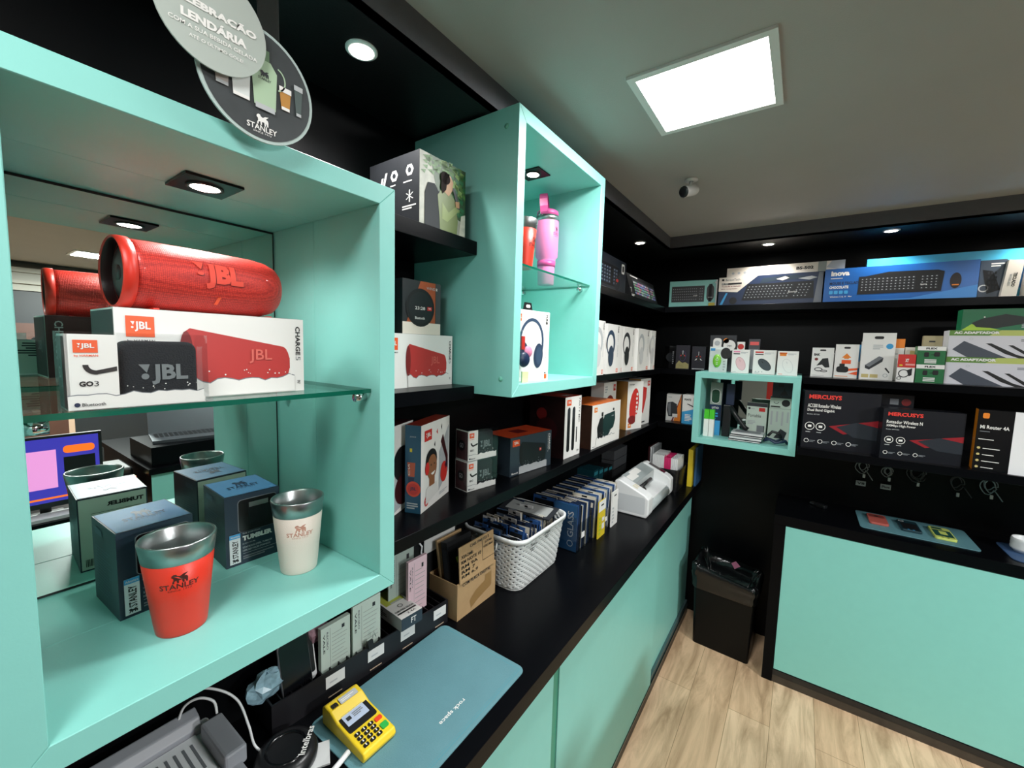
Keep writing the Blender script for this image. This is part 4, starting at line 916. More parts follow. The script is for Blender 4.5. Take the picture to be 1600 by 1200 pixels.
def inova(F):
    f = F['front']; f.rect(0, 0, 1, 1, mat('printed_cobalt', '#1d5da6', .3, noise=.3, scale=6), 1); f.poly([(.0, .0), (.6, .05), (1, .35), (1, .0)], mat('printed_light_cobalt', '#3d84c8', .35), 1.5)
    f.text('inova', .045, .78, .18, .93, WHITE, 2, 0, .05); f.lines(.045, .70, .18, .73, 1, WHITE, 2); f.text('MOUSE E TECLADO', .04, .52, .27, .60, NAVY, 2, 0, .02); f.text('CHOCOLATE', .04, .40, .18, .48, WHITE, 2, 0, .04)
    for i in range(4): f.rrect(.04 + i * .037, .24, .068 + i * .037, .34, .02, SKY, 2)
    f.text('Windows 7, 8, 10   Mac', .05, .13, .21, .18, WHITE, 2)
    f.poly([(.245, .20), (.79, .22), (.80, .75), (.76, .80), (.45, .82), (.26, .70)], INK, 2.5); keyboard_art(f, .25, .24, .79, .72, INK, DGREY, 3, 5, 18); f.text('inova', .66, .40, .70, .44, WHITE, 6); f.disc(.87, .48, .11, mat('printed_brown_black', '#241c1c', .4), 3, ry=.21); f.rect(.85, .35, .89, .38, ORANGE2, 6)
carton('keyboard_box', 'large blue keyboard and mouse box on the upper back shelf', (.108, 4.50), (1.018, 4.50), AZ, .278, .075, mat('printed_cobalt', ''), art=inova)
def cyan(F):
    f = F['front']; f.rect(0, 0, 1, 1, mat('printed_cyan', '#46b4d8', .3, noise=.15, scale=8), 1); f.rect(.45, .2, .95, .75, mat('printed_light_cobalt', ''), 2); f.text('TECLADO CHOCOLATE', .40, .30, .70, .62, WHITE, 3)
carton('keyboard_box', 'cyan box lying behind and above the large blue keyboard box', (.385, 4.585), (1.42, 4.585), AZ, .352, .1, mat('printed_cobalt', ''), art=cyan)
def keypad(F):
    f = F['front']; f.rect(0, 0, 1, 1, mat('printed_dark_silver', '#44505e', .35), 1); f.poly([(.1, .75), (.5, .70), (.85, .20), (.35, .1)], INK, 2); f.lines(.4, .82, .95, .94, 2, WHITE, 2); f.ring(.2, .25, .10, .03, WHITE, 2)
    for i in range(4):
        for j in range(3): f.rect(.30 + j * .13 + i * .03, .62 - i * .13, .38 + j * .13 + i * .03, .69 - i * .13, DGREY, 3)
carton('keypad_box', 'silver box with a black numeric keypad printed on it, beside the blue keyboard box', (1.025, 4.52), (1.155, 4.515), AZ, .27, .05, DGREY, art=keypad)
for i, (x0, x1, ti, lab) in enumerate(((1.13, 1.205, .10, 'narrow upright white keyboard box left of its twin on the upper shelf'), (1.245, 1.33, .06, 'narrow upright white keyboard box at the right end of the upper shelf'))):
    o = carton('keyboard_box', lab, (x0, 4.475), (x1, 4.475), AZ, .258, .10, CREAM, art=lambda F: (F['front'].text('TECLADO', .50, .28, .74, .66, INK, 1, -90, .04), F['front'].text('WIRELESS', .26, .30, .42, .62, MGREY, 1, -90)))
    o.rotation_euler = (0, ti * .8, 0)

# ------------------------------------------------------------------ mouse packs
def packm(lab, BL, BR, h, d, body, art): return carton('mouse_box', lab, BL, BR, BZ, h, d, body, art=art)
def dkm(moon=False):
    def a(F):
        f = F['front']; f.rect(0, 0, 1, 1, mat('printed_night', '#191722', .35), 1); mouse_art(f, .5, .55, .20, INK, mat('printed_violet_edge', '#5b4a86', .4), 0, 1); f.rect(.48, .62, .52, .78, LGREY, 4); f.poly([(.3, .55), (.42, .62), (.40, .55)], RED, 4); f.poly([(.7, .55), (.58, .62), (.60, .55)], RED, 4)
        if moon: f.poly([(.04, .03), (.96, .03), (.96, .22), (.7, .3), (.5, .26), (.25, .36), (.04, .2)], mat('printed_moss_gold', '#8a8354', .5, noise=.4, scale=60), 2)
        else: f.rect(.05, .03, .95, .06, LGREY, 2); f.poly([(.2, .4), (.4, .5), (.36, .44)], WHITE, 5); f.poly([(.8, .4), (.6, .5), (.64, .44)], WHITE, 5)
        F['top'].rect(.1, .2, .9, .5, MGREY, 1)
    return a
packm('black mouse box in the dark corner beside the white headphone boxes', (-1.168, 4.60), (-1.10, 4.66), .235, .1, INK, lambda F: (F['front'].lines(.4, .2, .6, .8, 7, LGREY, 1), F['front'].disc(.15, .5, .2, DGREY, 1)))
packm('black mouse box with a mossy ground picture on the middle back shelf', (-1.068, 4.47), (-.935, 4.475), .245, .10, INK, dkm(True))
packm('black gaming mouse box between the mossy picture box and the green mouse', (-.915, 4.48), (-.79, 4.485), .235, .10, INK, dkm(False))
t = empty('mouse_pack', (-.715, 4.24, -.1815), math.radians(4), 'clear blister pack holding a bright green mouse on top of the small cube', 'mouse pack')
mb = MB(); mb.box(0, .15, .03, .033, 0, .235, mat('pale_blister_card', '#dfe6e4', .4)); F = Face(mb, (0, .03, 0), (1, 0, 0), (0, 0, 1), .15, .235); F.rect(.05, .84, .3, .94, SKY); F.lines(.78, .08, .92, .5, 4, LGREY); F.disc(.9, .75, .18, INK, 1, ry=.22); mb.build('card', t)
mb = MB(); mb.box(.005, .145, -.015, .029, .004, .21, FILM); mb.build('plastic_blister', t)
mb = MB(); n = 20; prof = [(.0, -.016), (.6, -.014), (.9, -.004), (1, .02)]
vs = []; fs = []
for q, dz in prof:
    for j in range(n): a = 2 * math.pi * j / n; vs.append((.066 + .036 * q * math.cos(a), .012 + dz * .9, .105 + .062 * q * math.sin(a)))
for i in range(3):
    for j in range(n): fs.append((i * n + j, i * n + (j + 1) % n, (i + 1) * n + (j + 1) % n, (i + 1) * n + j))
GM = mat('lime_gloss_plastic', '#7fce3c', .2); mb.add(vs, fs, GM, True)
F = Face(mb, (.03, -.0035, .05), (1, 0, 0), (0, 0, 1), .07, .11); F.ring(.55, .6, .1, .03, WHITE, 1); F.rect(.45, .2, .65, .25, WHITE, 1); F.rect(.45, .35, .65, .4, WHITE, 1)
mb.build('mouse', t)
def lm(col, edge, head, ang=-.35):
    def a(F):
        f = F['front']; mouse_art(f, .52, .40, .28, col, edge, -ang, 1); f.rect(.08, .88, .45, .94, head, 1); f.rect(.08, .80, .45, .84, INK, 1) if head is not ORANGE else f.rect(.1, .80, .42, .93, ORANGE2, 1); f.lines(.5, .84, .92, .92, 2, LGREY, 1); f.lines(.08, .05, .4, .08, 1, ORANGE if head is ORANGE else LGREY, 1)
        for i in range(3): f.disc(.15 + i * .14, .10, .025, LGREY, 1, n=10) if head is RED else None
        F['left'].rect(0, 0, 1, 1, mat('printed_carton_side', '#c9b9a4', .5), 1)
    return a
packm('white mouse box with a pale pink mouse on top of the small cube', (-.528, 4.262), (-.388, 4.268), .212, .07, WHITE, lm(mat('printed_rose_mouse', '#e6bfc3', .4), mat('printed_rose_edge', '#c99ba0', .4), PINK))
packm('white mouse box with a dark grey mouse between the pink and the white mouse', (-.358, 4.262), (-.188, 4.256), .212, .07, WHITE, lm(mat('printed_charcoal_mouse', '#40484f', .4), INK, RED, -.75))
packm('white mouse box with a white mouse and orange corner at the cube end', (-.174, 4.236), (-.028, 4.232), .208, .07, WHITE, lm(WHITE, GH, ORANGE))
# carry loops, packs standing behind
t = setp(None or carton('cable_pack', 'black hang card with a white charger and round cable behind the green mouse', (-.745, 4.42), (-.52, 4.42), BZ + .001, .345, .03, DGREY, art=lambda F: (F['front'].rrect(.12, .42, .45, .92, .08, WHITE, 1), F['front'].disc(.28, .78, .07, LGREY, 2), F['front'].ring(.75, .72, .2, .05, INK, 2), F['front'].disc(.75, .72, .15, WHITE, 2), F['front'].text('CABO', .66, .69, .84, .74, INK, 3), F['front'].disc(.62, .85, .07, ORANGE2, 2)), cat='pack'), None, None)
for p in range(0): pass
carton('cable_pack', 'red-marked dark pack leaning behind the pink mouse box', (-.42, 4.44), (-.33, 4.44), BZ + .001, .315, .03, DGREY, art=lambda F: (F['front'].rect(.1, .82, .9, .92, RED, 1), F['front'].rect(.1, .1, .9, .7, MGREY, 1)), cat='pack', tilt=math.radians(-6))
carton('earphone_pack', 'small pack with a red earphone case standing behind the pink mouse box', (-.512, 4.43), (-.45, 4.43), BZ + .001, .285, .03, WHITE, art=lambda F: F['front'].disc(.5, .84, .09, RED, 1), cat='pack')

# ------------------------------------------------------------------ charger boxes
def flap(o, w, h, z, m=WHITE):
    mb = MB(); mb.box(0, w, .002, .005, 0, h, m); F = Face(mb, (0, .002, 0), (1, 0, 0), (0, 0, 1), w, h); F.rrect(.36, .3, .64, .62, .15, INK, 1); mb.build('hang_tab', o, loc=(0, 0, z))
CB = lambda lab, x0, x1, y0, y1, z, h, d, body, art, tab=0, tm=WHITE: (lambda o: (flap(o, x1 - x0, tab, h, tm) if tab else None, o)[1])(carton('charger_box', lab, (x0, y0), (x1, y1), z, h, d, body, art=art))
CB('white charger box with a black plug print at the left shelf end', .066, .214, 4.40, 4.385, BZ, .205, .06, WHITE, lambda F: (F['front'].text('BAK', .10, .86, .38, .96, INK, 1, 0, .06), F['front'].disc(.22, .72, .06, DRED, 1), F['front'].poly([(.25, .45), (.5, .75), (.75, .78), (.85, .4), (.65, .38), (.5, .5)], INK, 1), F['front'].ring(.35, .30, .14, .03, INK, 1, ry=.08), F['front'].ring(.6, .24, .12, .03, INK, 1, ry=.05), F['front'].lines(.1, .04, .9, .07, 1, LGREY)), .04)
CB('white charger box with an orange band and arrow on the adapter shelf', .222, .372, 4.37, 4.365, BZ, .225, .06, WHITE, lambda F: (F['front'].poly([(.3, .74), (.5, .90), (.7, .74), (.6, .74), (.6, .70), (.4, .70), (.4, .74)], ORANGE2, 1), F['front'].rect(.3, .52, .7, .66, ORANGE, 1), F['front'].poly([(.6, .34), (1, .38), (1, .30), (.6, .26)], ORANGE, 1), F['front'].poly([(.6, .16), (1, .26), (1, .12)], ORANGE, 1), F['front'].rrect(.10, .20, .62, .42, .08, INK, 2), F['front'].rect(.22, .4, .45, .52, INK, 2), F['front'].lines(.05, .05, .9, .09, 1, ORANGE2)), .05)
CB('tall white adapter box with a black power brick print on the adapter shelf', .385, .585, 4.345, 4.34, BZ, .300, .07, WHITE, lambda F: (F['front'].disc(.83, .88, .07, SKY, 1), F['front'].lines(.34, .80, .66, .94, 3, LGREY), F['front'].poly([(.15, .38), (.55, .62), (.68, .58), (.66, .48), (.28, .26), (.15, .30)], DGREY, 1), F['front'].poly([(.15, .38), (.55, .62), (.68, .58), (.28, .33)], MGREY, 2), F['front'].poly([(.74, .30), (.88, .18), (.90, .21), (.78, .33)], INK, 1), F['front'].rect(.06, .05, .28, .14, mat('printed_gold', '#c8b77a', .4), 1), F['front'].rect(.32, .05, .56, .14, mat('printed_gold', ''), 1), F['front'].ring(.78, .12, .05, .015, LGREY)), .068)
CB('red-topped white charger box left of the green boxes', .595, .692, 4.26, 4.25, BZ, .205, .06, WHITE, lambda F: (F['front'].rect(0, .52, 1, 1, RED, 1), F['front'].text('XT', .42, .72, .62, .84, WHITE, 2, 0, .04), F['front'].rect(.45, .60, .98, .66, mat('printed_pale_rose', '#e7a39c', .4), 2), F['front'].disc(.2, .60, .05, YELLOW, 2, ry=.03), F['front'].ring(.4, .30, .15, .03, INK, 1), F['front'].poly([(.55, .42), (.85, .5), (.85, .25), (.7, .2)], INK, 2), F['front'].ring(.15, .12, .06, .02, INK)))
def flex(F):
    f = F['front']; f.rect(.0, .78, 1, 1, WHITE, 1); f.text('FLEX', .30, .84, .70, .94, INK, 2, 0, .05); f.rrect(.25, .42, .42, .68, .05, INK, 2); f.rrect(.6, .45, .8, .70, .05, INK, 2); f.poly([(.5, .55), (.62, .57), (.62, .54), (.5, .52)], INK, 2)
    for i in range(3): f.rect(.28, .08 + i * .08, .70, .13 + i * .08, WHITE, 2)
    F['top'].rect(0, 0, 1, 1, mat('printed_olive_green', '#6b8a4a', .4), 1)
CB('green charger box, lower one of the stacked green pair', .700, .850, 4.262, 4.262, BZ, .133, .09, GREEN, flex)
CB('green charger box, upper one of the stacked green pair', .698, .848, 4.264, 4.264, BZ + .134, .133, .09, GREEN, flex)
def acad(F):
    f = F['front']; f.rect(0, .80, 1, 1, mat('printed_lime_gold', '#b9c46a', .4), 1); f.poly([(0, .80), (.35, .80), (.45, 1), (0, 1)], mat('printed_dark_olive', '#5f8a3a', .4), 2); f.text('AC ADAPTADOR', .04, .86, .44, .96, WHITE, 3, 0, .07); f.rect(0, 0, 1, .80, mat('printed_pale_lilac', '#d3d2da', .4), 1)
    f.poly([(.04, .28), (.14, .60), (.52, .0), (.18, .0)], mat('printed_brick_grey', '#454b57', .4), 2); f.poly([(.33, .52), (.38, .52), (.60, .12), (.72, .0), (.62, .0), (.50, .15)], INK, 2); f.poly([(.52, .46), (.56, .46), (.78, .0), (.72, .0)], INK, 2); f.ring(.20, .68, .05, .01, LGREY, 2, ry=.04); f.lines(.62, .60, .98, .70, 2, MGREY, 2); f.lines(.80, .2, .98, .5, 4, LGREY, 2)
CB('white AC adapter box, lower one of the stacked pair at the right', .860, 1.42, 4.30, 4.30, BZ, .196, .15, mat('printed_pale_lilac', ''), acad)
CB('white AC adapter box, upper one of the stacked pair at the right', .862, 1.42, 4.302, 4.302, BZ + .197, .190, .15, mat('printed_pale_lilac', ''), acad)
def upg(F):
    f = F['front']; f.rect(0, 0, 1, 1, mat('printed_bottle_green', '#1c6b45', .4), 1); f.poly([(0, 0), (.4, .0), (.1, .3)], LIME, 2); f.poly([(.10, .35), (.20, .55), (.42, .75), (.62, .60), (.60, .30), (.35, .10), (.15, .15)], mat('printed_dark_brick', '#101c18', .4), 3); f.disc(.22, .62, .03, WHITE, 4); f.text('ALL-IN-ONE', .58, .12, .95, .30, LGREY, 2, 180, .02); f.text('ADAPTER', .70, .72, .95, .85, LGREY, 2, 180)
CB('dark green adapter box lying upside down on the white AC adapter boxes', .925, 1.42, 4.34, 4.34, BZ + .388, .150, .12, mat('printed_bottle_green', ''), upg)
CB('beige box standing behind the stacked green pair', .755, .86, 4.45, 4.45, BZ, .352, .05, mat('beige_card', '#b9ab86', .5), lambda F: F['front'].lines(.3, .86, .8, .92, 1, DGREY))
CB('orange-topped box standing behind the tall white adapter box', .560, .648, 4.42, 4.42, BZ, .325, .05, WHITE, lambda F: (F['front'].rect(0, .78, 1, 1, ORANGE2, 1), F['front'].lines(.2, .62, .8, .68, 1, LGREY)))
CB('small white box with gold print behind the red and green boxes', .655, .745, 4.43, 4.43, BZ, .262, .05, CREAM, lambda F: F['front'].rect(.3, .62, .7, .9, mat('printed_gold', ''), 1))
CB('slim blue box just showing left of the tall white adapter box', .352, .40, 4.44, 4.44, BZ, .275, .04, SKY, lambda F: F['front'].rect(.2, .3, .8, .5, WHITE))

# ------------------------------------------------------------------ routers and corner boxes on the lower shelf
NIGHT = mat('printed_midnight', '#14161d', .3)
def rout(t1, t2, t3):
    def a(F):
        f = F['front']; f.rect(0, 0, 1, 1, NIGHT, 1); f.poly([(.36, .40), (1.0, .56), (1.0, .40), (.56, .28)], mat('printed_signal_red', '#8e1c26', .35), 2); f.poly([(.46, .40), (.72, .50), (1.0, .44), (1.0, .22), (.70, .24)], mat('printed_router', '#262b33', .35), 3)
        f.text('MERCUSYS', .06, .86, .50, .935, mat('printed_logo_red', '#e04038', .35), 4, 0, .04); f.text(t1, .05, .71, .50, .775, WHITE, 4, 0, .015); f.text(t2, .05, .63, .42, .69, WHITE, 4, 0, .015); f.text(t3, .05, .58, .22, .60, LGREY, 4)
        for i in range(2): f.ring(.10 + i * .15, .38, .07, .010, WHITE, 4); f.rect(.075 + i * .15, .36, .125 + i * .15, .40, WHITE, 4); f.lines(.05 + i * .15, .27, .15 + i * .15, .29, 1, LGREY, 4)
        for i in range(4 if t1[0] == 'A' else 3): f.ring(.07 + i * .19, .12, .036, .008, WHITE, 4); f.lines(.11 + i * .19, .10, .20 + i * .19, .14, 2, MGREY, 4)
    return a
carton('router_box', 'tall black router box, left of the two with red logos', (.040, 4.085), (.512, 4.150), CZ, .460, .16, NIGHT, art=rout('AC1200 Roteador Wireless', 'Dual Band Gigabit', 'Modelo: AC12G'))
carton('router_box', 'wide black router box with a red wedge, in the middle of the lower shelf', (.520, 4.055), (.955, 4.110), CZ, .368, .15, NIGHT, art=rout('Roteador Wireless N', '300Mbps High Power', 'Modelo: MW325R'))
carton('router_box', 'dark upper box standing behind the two black router boxes', (.36, 4.32), (.72, 4.32), CZ, .455, .1, NIGHT, art=lambda F: (F['front'].rect(.62, .83, .76, .93, MGREY, 1), F['front'].disc(.88, .88, .06, DRED, 1)))
def mi(F):
    f = F['front']; f.rect(0, 0, 1, 1, BLACKG, 1); f.rect(.38, 0, 1, 1, mat('printed_offwhite', '#e9e9ec', .4), 2); f.rrect(.05, .86, .12, .95, .02, ORANGE2, 3); f.text('Mi Router 4A', .035, .69, .34, .75, WHITE, 3, 0, .02); f.lines(.035, .64, .20, .66, 1, MGREY, 3); f.lines(.03, .51, .28, .53, 1, WHITE, 3)
    for i in range(4): f.disc(.045, .37 - i * .105, .02, mat('printed_gold', ''), 3, n=10); f.lines(.09, .36 - i * .105, .28, .38 - i * .105, 1, WHITE, 3, seed=i)
    f.rrect(.62, .16, 1.0, .24, .03, LGREY, 3)
    l = F['left']; l.rect(0, 0, 1, 1, mat('printed_tangerine', '#e88a1e', .35), 1); l.disc(.5, .5, .02, WHITE, 2)
carton('router_box', 'black and white router box with an orange side at the right end', (1.000, 4.075), (1.42, 4.03), CZ, .410, .10, BLACKG, art=mi)
def mouse_orange(F):
    f = F['front']; f.poly([(.55, .0), (1, .0), (1, 1), (.98, 1)], ORANGE2, 1); f.poly([(.40, .0), (.50, .0), (1, .95), (1, 1)], DRED, 2); f.poly([(.08, .68), (.42, .72), (.72, .64), (.80, .25), (.55, .16), (.18, .16), (.05, .4)], DGREY, 3); f.poly([(.10, .64), (.30, .68), (.34, .2), (.2, .2)], MGREY, 4); f.rect(.45, .14, .80, .27, WHITE, 5); f.lines(.1, .88, .5, .92, 1, LGREY, 2)
carton('mouse_box', 'white and amber mouse box in the back left corner of the lower shelf', (-1.165, 4.60), (-1.02, 4.615), CZ, .285, .1, WHITE, art=mouse_orange)
bpy.data.objects[-1] if False else None
carton('power_supply_box', 'white and blue power supply box beside the small teal cube', (-.985, 4.52), (-.835, 4.51), CZ, .300, .14, WHITE, art=lambda F: (F['front'].poly([(0, 0), (1, 0), (1, .56), (0, .40)], SKY, 1), F['front'].text('FONTE', .12, .80, .55, .87, INK, 2, 0, .04), F['front'].text('P', .72, .80, .85, .92, INK, 2, 0, .06), F['front'].poly([(.3, .68), (.7, .60), (.72, .63), (.35, .70)], INK, 2), F['front'].lines(.2, .1, .7, .35, 5, WHITE, 2)))

# ------------------------------------------------------------------ small cube contents (floor of the cube at z)
SZ = -.7905
for i, x in enumerate((-.722, -.677)):
    t = empty('battery_pack', (x, 4.235, SZ), 0, ('left' if i == 0 else 'right') + ' one of two upright white packs with green tops in the small cube', 'pack', 'green and white packs in the small cube')
    mb = MB(); mb.box(0, .041, 0, .05, 0, .165, WHITE); mb.build('white_sleeve', t); mb = MB(); mb.box(0, .041, 0, .05, .1655, .255, BRIGHTG); mb.build('green_top', t)
def tallblue(F):
    f = F['front']; f.rect(0, .58, 1, 1, mat('printed_sage_grey', ''), 1); f.rrect(.10, .60, .85, .88, .07, WHITE, 2); f.rrect(.13, .61, .82, .87, .06, mat('printed_forest', '#0f3a26', .4), 3); f.rect(0, .28, 1, .58, NAVY, 1); f.rect(0, 0, 1, .28, SKY, 1); f.text('LITIO', .2, .50, .8, .54, WHITE, 3); f.lines(.2, .3, .8, .45, 3, SKY, 3)
carton('gadget_box', 'tall blue and grey box with a green window at the left of the small cube', (-.700, 4.36), (-.600, 4.36), SZ, .505, .05, NAVY, art=tallblue)
t = empty('phone_holder', (-.545, 4.36, SZ), 0, 'black phone holder standing beside the tall blue box in the small cube', 'holder')
mb = MB(); mb.box(-.035, .03, -.02, .03, 0, .30, DPLASTIC); mb.box(-.02, .05, 0, .03, .30, .50, mat('dark_navy_case', '#1d2740', .4)); mb.build('clamp', t, bevel=.006)
mb = MB(); mb.tube([(.02, 0, .29), (.08, -.01, .20), (.15, -.015, .11), (.18, -.02, .09)], .022, DPLASTIC, 10); mb.build('arm', t)
for i in range(4):
    o = carton('game_case', 'flat clear case lying in the small cube, ' + ['lowest', 'second from bottom', 'third from bottom', 'topmost'][i] + ' of the four stacked', (-.50 + .006 * i, 4.19 + .004 * i), (-.25 + .006 * i, 4.185 + .004 * i), SZ + .0205 * i, .019, .16, mat('smoked_case', '#2b2d31', .25) if i % 2 == 0 else LGREY, art=lambda F: (F['front'].rect(0, .35, 1, .6, WHITE, 1), F['top'].rect(.1, .1, .9, .9, MGREY, 1)))
def seag(F):
    f = F['front']; f.rect(.0, .90, 1, 1, DGREY, 1); f.disc(.12, .84, .03, DGREY, 2); f.lines(.2, .82, .5, .86, 1, LGREY, 2); f.rect(.60, .77, .90, .87, RED, 2); f.text('Portable', .08, .60, .72, .69, DGREY, 2, 0, .0); f.lines(.08, .40, .5, .52, 3, LGREY, 2); f.rect(.55, .04, .88, .38, MGREY, 2); f.rect(.86, .04, .92, .38, DGREY, 2)
carton('hard_drive_box', 'pale green-grey portable drive box in the middle of the small cube', (-.392, 4.44), (-.228, 4.43), SZ, .335, .05, GREENCARD, art=seag)
carton('webcam_box', 'small pale box with a round black webcam print in the small cube', (-.212, 4.43), (-.05, 4.42), SZ + .302, .105, .07, GREENCARD, art=lambda F: (F['front'].disc(.75, .5, .30, INK, 1), F['front'].rect(.05, .1, .5, .2, INK, 1), F['front'].ring(.3, .6, .2, .04, DGREY, 1, a0=190, a1=350), F['front'].rect(0, .9, 1, 1, DGREY, 1)))
carton('webcam_box', 'larger pale box with grey text under the webcam box in the small cube', (-.214, 4.43), (-.05, 4.42), SZ, .30, .08, GREENCARD, art=lambda F: ([F['front'].rect(.1 + i * .25, .5 + .1 * (i % 2), .18 + i * .25, .92, LGREY, 1) for i in range(4)], F['front'].poly([(.3, .1), (.6, .4), (.9, .3), (.8, .1)], DGREY, 1)))
carton('webcam_box', 'dark webcam box, topmost of the right stack in the small cube', (-.200, 4.43), (-.05, 4.42), SZ + .408, .13, .07, mat('printed_dusk', '#1e2b36', .4), art=lambda F: (F['front'].poly([(.4, .1), (.8, .15), (.6, .6)], INK, 1), F['front'].rect(.3, .7, .55, .9, INK, 1)))
t = empty('cable_bag', (-.14, 4.28, SZ), 0, 'dark blue bagged cable coil at the right of the small cube floor', 'cable')
mb = MB(); mb.tube([(.085 * math.cos(a), .05 * math.sin(a), .02 + .012 * (i % 3)) for i, a in enumerate([2 * math.pi * k / 12 for k in range(36)])], .011, mat('navy_cable', '#22324e', .35), 6); mb.build('coil', t)
mb = MB(); mb.tube([(-.06, -.02, .07), (-.03, .0, .11), (.02, .0, .10), (.04, -.01, .06)], .012, DPLASTIC, 8); mb.build('plug', t)

# ------------------------------------------------------------------ hanging cables under the router shelf (on the back wall)
def coil(label, x, z, r, m, tag=None, loops=4, plug=True):
    t = empty('hanging_cable', (x, 4.87, z), 0, label, 'cable')
    rr = random.Random(int(abs(x) * 100)); mb = MB(); pts = []
    for k in range(loops * 14):
        a = 2 * math.pi * k / 14; L_ = k // 14; q = r * (.72 + .28 * ((L_ * 7) % 5) / 4) * (1 + .06 * math.sin(k * 1.3 + x))
        pts.append((q * .72 * math.cos(a) + .012 * math.sin(L_ * 2.1), -.010 - .007 * L_, q * math.sin(a) + (r - q)))
    if loops < 4: pts += [(pts[-1][0] + .01 * i, -.04, pts[-1][2] - .016 * i) for i in range(1, 6)]
    mb.tube(pts, .0038, m, 6); mb.build('coil', t)
    mb = MB(); mb.tube([(0, .028, r * 1.45), (0, -.01, r * 1.35), (0, -.015, r * 1.05)], .004, CHROME, 6); mb.build('hook', t)
    if plug: mb = MB(); mb.box(.004, .022, -.045, -.033, -r - .035, -r - .002, WPLASTIC); mb.build('plug', t, bevel=.003)
    if tag:
        mb = MB(); mb.box(-.035, .035, -.006, -.002, -r - .12, -r - .075, mat('tag_paper', '#b9bcbc', .5)); F = Face(mb, (-.035, -.006, -r - .12), (1, 0, 0), (0, 0, 1), .07, .045); F.text(tag, .12, .25, .88, .75, INK, 1, 0, .03); mb.build('price_tag', t)
CW = mat('white_cable', '#9ea2a4', .4)
coil('tangled white cable above the V8 tag under the router shelf', .520, -1.00, .055, CW, 'V8', 3)
coil('coiled white cable above the iPhone tag under the router shelf', .690, -1.01, .042, CW, 'iPhone', 4)
coil('wide black cable coil with white plug right of the two tagged cables', .875, -.985, .072, mat('grey_cable', '#4b4f52', .4), None, 5)
coil('single black cable coil hanging alone under the router shelf', 1.115, -1.03, .062, mat('grey_cable', ''), None, 2)
coil('pale blue flat cable hanging at the right end under the router shelf', 1.30, -1.01, .058, mat('pale_blue_cable', '#9fb4bc', .4), None, 3)

# ------------------------------------------------------------------ right worktop
def flatmat(label, pts, z, m, r=0.0, th=.006, art=None):
    xs = [p[0] for p in pts]; ys = [p[1] for p in pts]; mb = MB()
    mb.prism(rrect(min(xs), min(ys), max(xs), max(ys), r, 6), m, (0, 0, 0), (1, 0, 0), (0, 1, 0), th)
    if art: art(mb, min(xs), min(ys), max(xs), max(ys), th)
    return setp(mb.build('desk_mat', loc=(0, 0, z), bevel=.001, seg=1), label, 'mat')
flatmat('blue-green mat under three phone cases on the right worktop', [(.493, 4.37), (1.18, 4.82)], TZ, MATBLUE, .03)
flatmat('dark blue mat at the right edge of the right worktop', [(1.32, 4.33), (1.9, 4.70)], TZ, mat('navy_leatherette', '#3d5a80', .5, bump=.4, bscale=400), .05)
def phone(label, x, y, z, rz, w, l, body, art, cat='phone case', th=.018, rot=None, name='phone_case'):
    t = empty(name, (x, y, z), rz, label, cat, rot=rot)
    mb = MB(); mb.prism(rrect(-w / 2, -l / 2, w / 2, l / 2, w * .16, 5), body, (0, 0, 0), (1, 0, 0), (0, 1, 0), th); mb.build('shell', t, bevel=.003)
    mb = MB(); F = Face(mb, (-w / 2, -l / 2, th + .0006), (1, 0, 0), (0, 1, 0), w, l); art(F); mb.build('camera_window' if 'case' in name else 'screen', t)
    return t
phone('coral red phone case, leftmost of the three on the mat', .625, 4.62, TZ + .0065, 0, .125, .24, mat('coral_silicone', '#b0564c', .45), lambda F: (F.rrect(.1, .62, .9, .9, .05, mat('coral_dark', '#7d3a34', .4), 1), F.disc(.5, .74, .06, INK, 2)))
phone('dark petrol phone case, middle one of the three on the mat', .82, 4.60, TZ + .0065, 0, .125, .25, mat('petrol_silicone', '#16333b', .4), lambda F: (F.ring(.2, .85, .07, .02, WHITE, 1), F.rect(.1, .1, .9, .7, INK, 1), F.disc(.35, .06, .03, SKY, 1, n=10), F.disc(.6, .06, .03, SKY, 1, n=10)))
phone('yellow-green phone case, rightmost of the three on the mat', 1.01, 4.58, TZ + .0065, 0, .125, .26, mat('lime_silicone', '#c3cf6a', .4), lambda F: (F.rect(.08, .14, .92, .7, mat('dark_green_insert', '#1f4a42', .4), 1), F.rect(.35, .3, .7, .6, mat('lime_silicone', ''), 2), F.rrect(.12, .76, .62, .93, .05, mat('dark_green_insert', ''), 1), F.disc(.35, .06, .025, INK, 1), F.disc(.6, .06, .025, INK, 1)))
t = empty('usb_adapter', (.17, 4.76, TZ), math.radians(-35), 'small black USB adapter with a silver plug on the right worktop', 'adapter')
mb = MB(); mb.box(.035, .13, -.025, .025, 0, .03, DPLASTIC); mb.build('body', t, bevel=.006); mb = MB(); mb.box(-.005, .0345, -.018, .018, .008, .024, STEEL); mb.build('plug', t)
t = empty('cup', (1.44, 4.55, TZ + .0065), 0, 'white ribbed dish on the dark blue mat at the right edge', 'cup')
mb = MB(); prof = [(.0, 0), (.06, 0), (.075, .02)] + [(.080 + (.002 if i % 2 else 0), .025 + .012 * i) for i in range(7)] + [(.076, .105), (.07, .1), (.066, .02), (.0, .012)]; mb.lathe(prof, WPLASTIC, 36); mb.build('bowl', t)

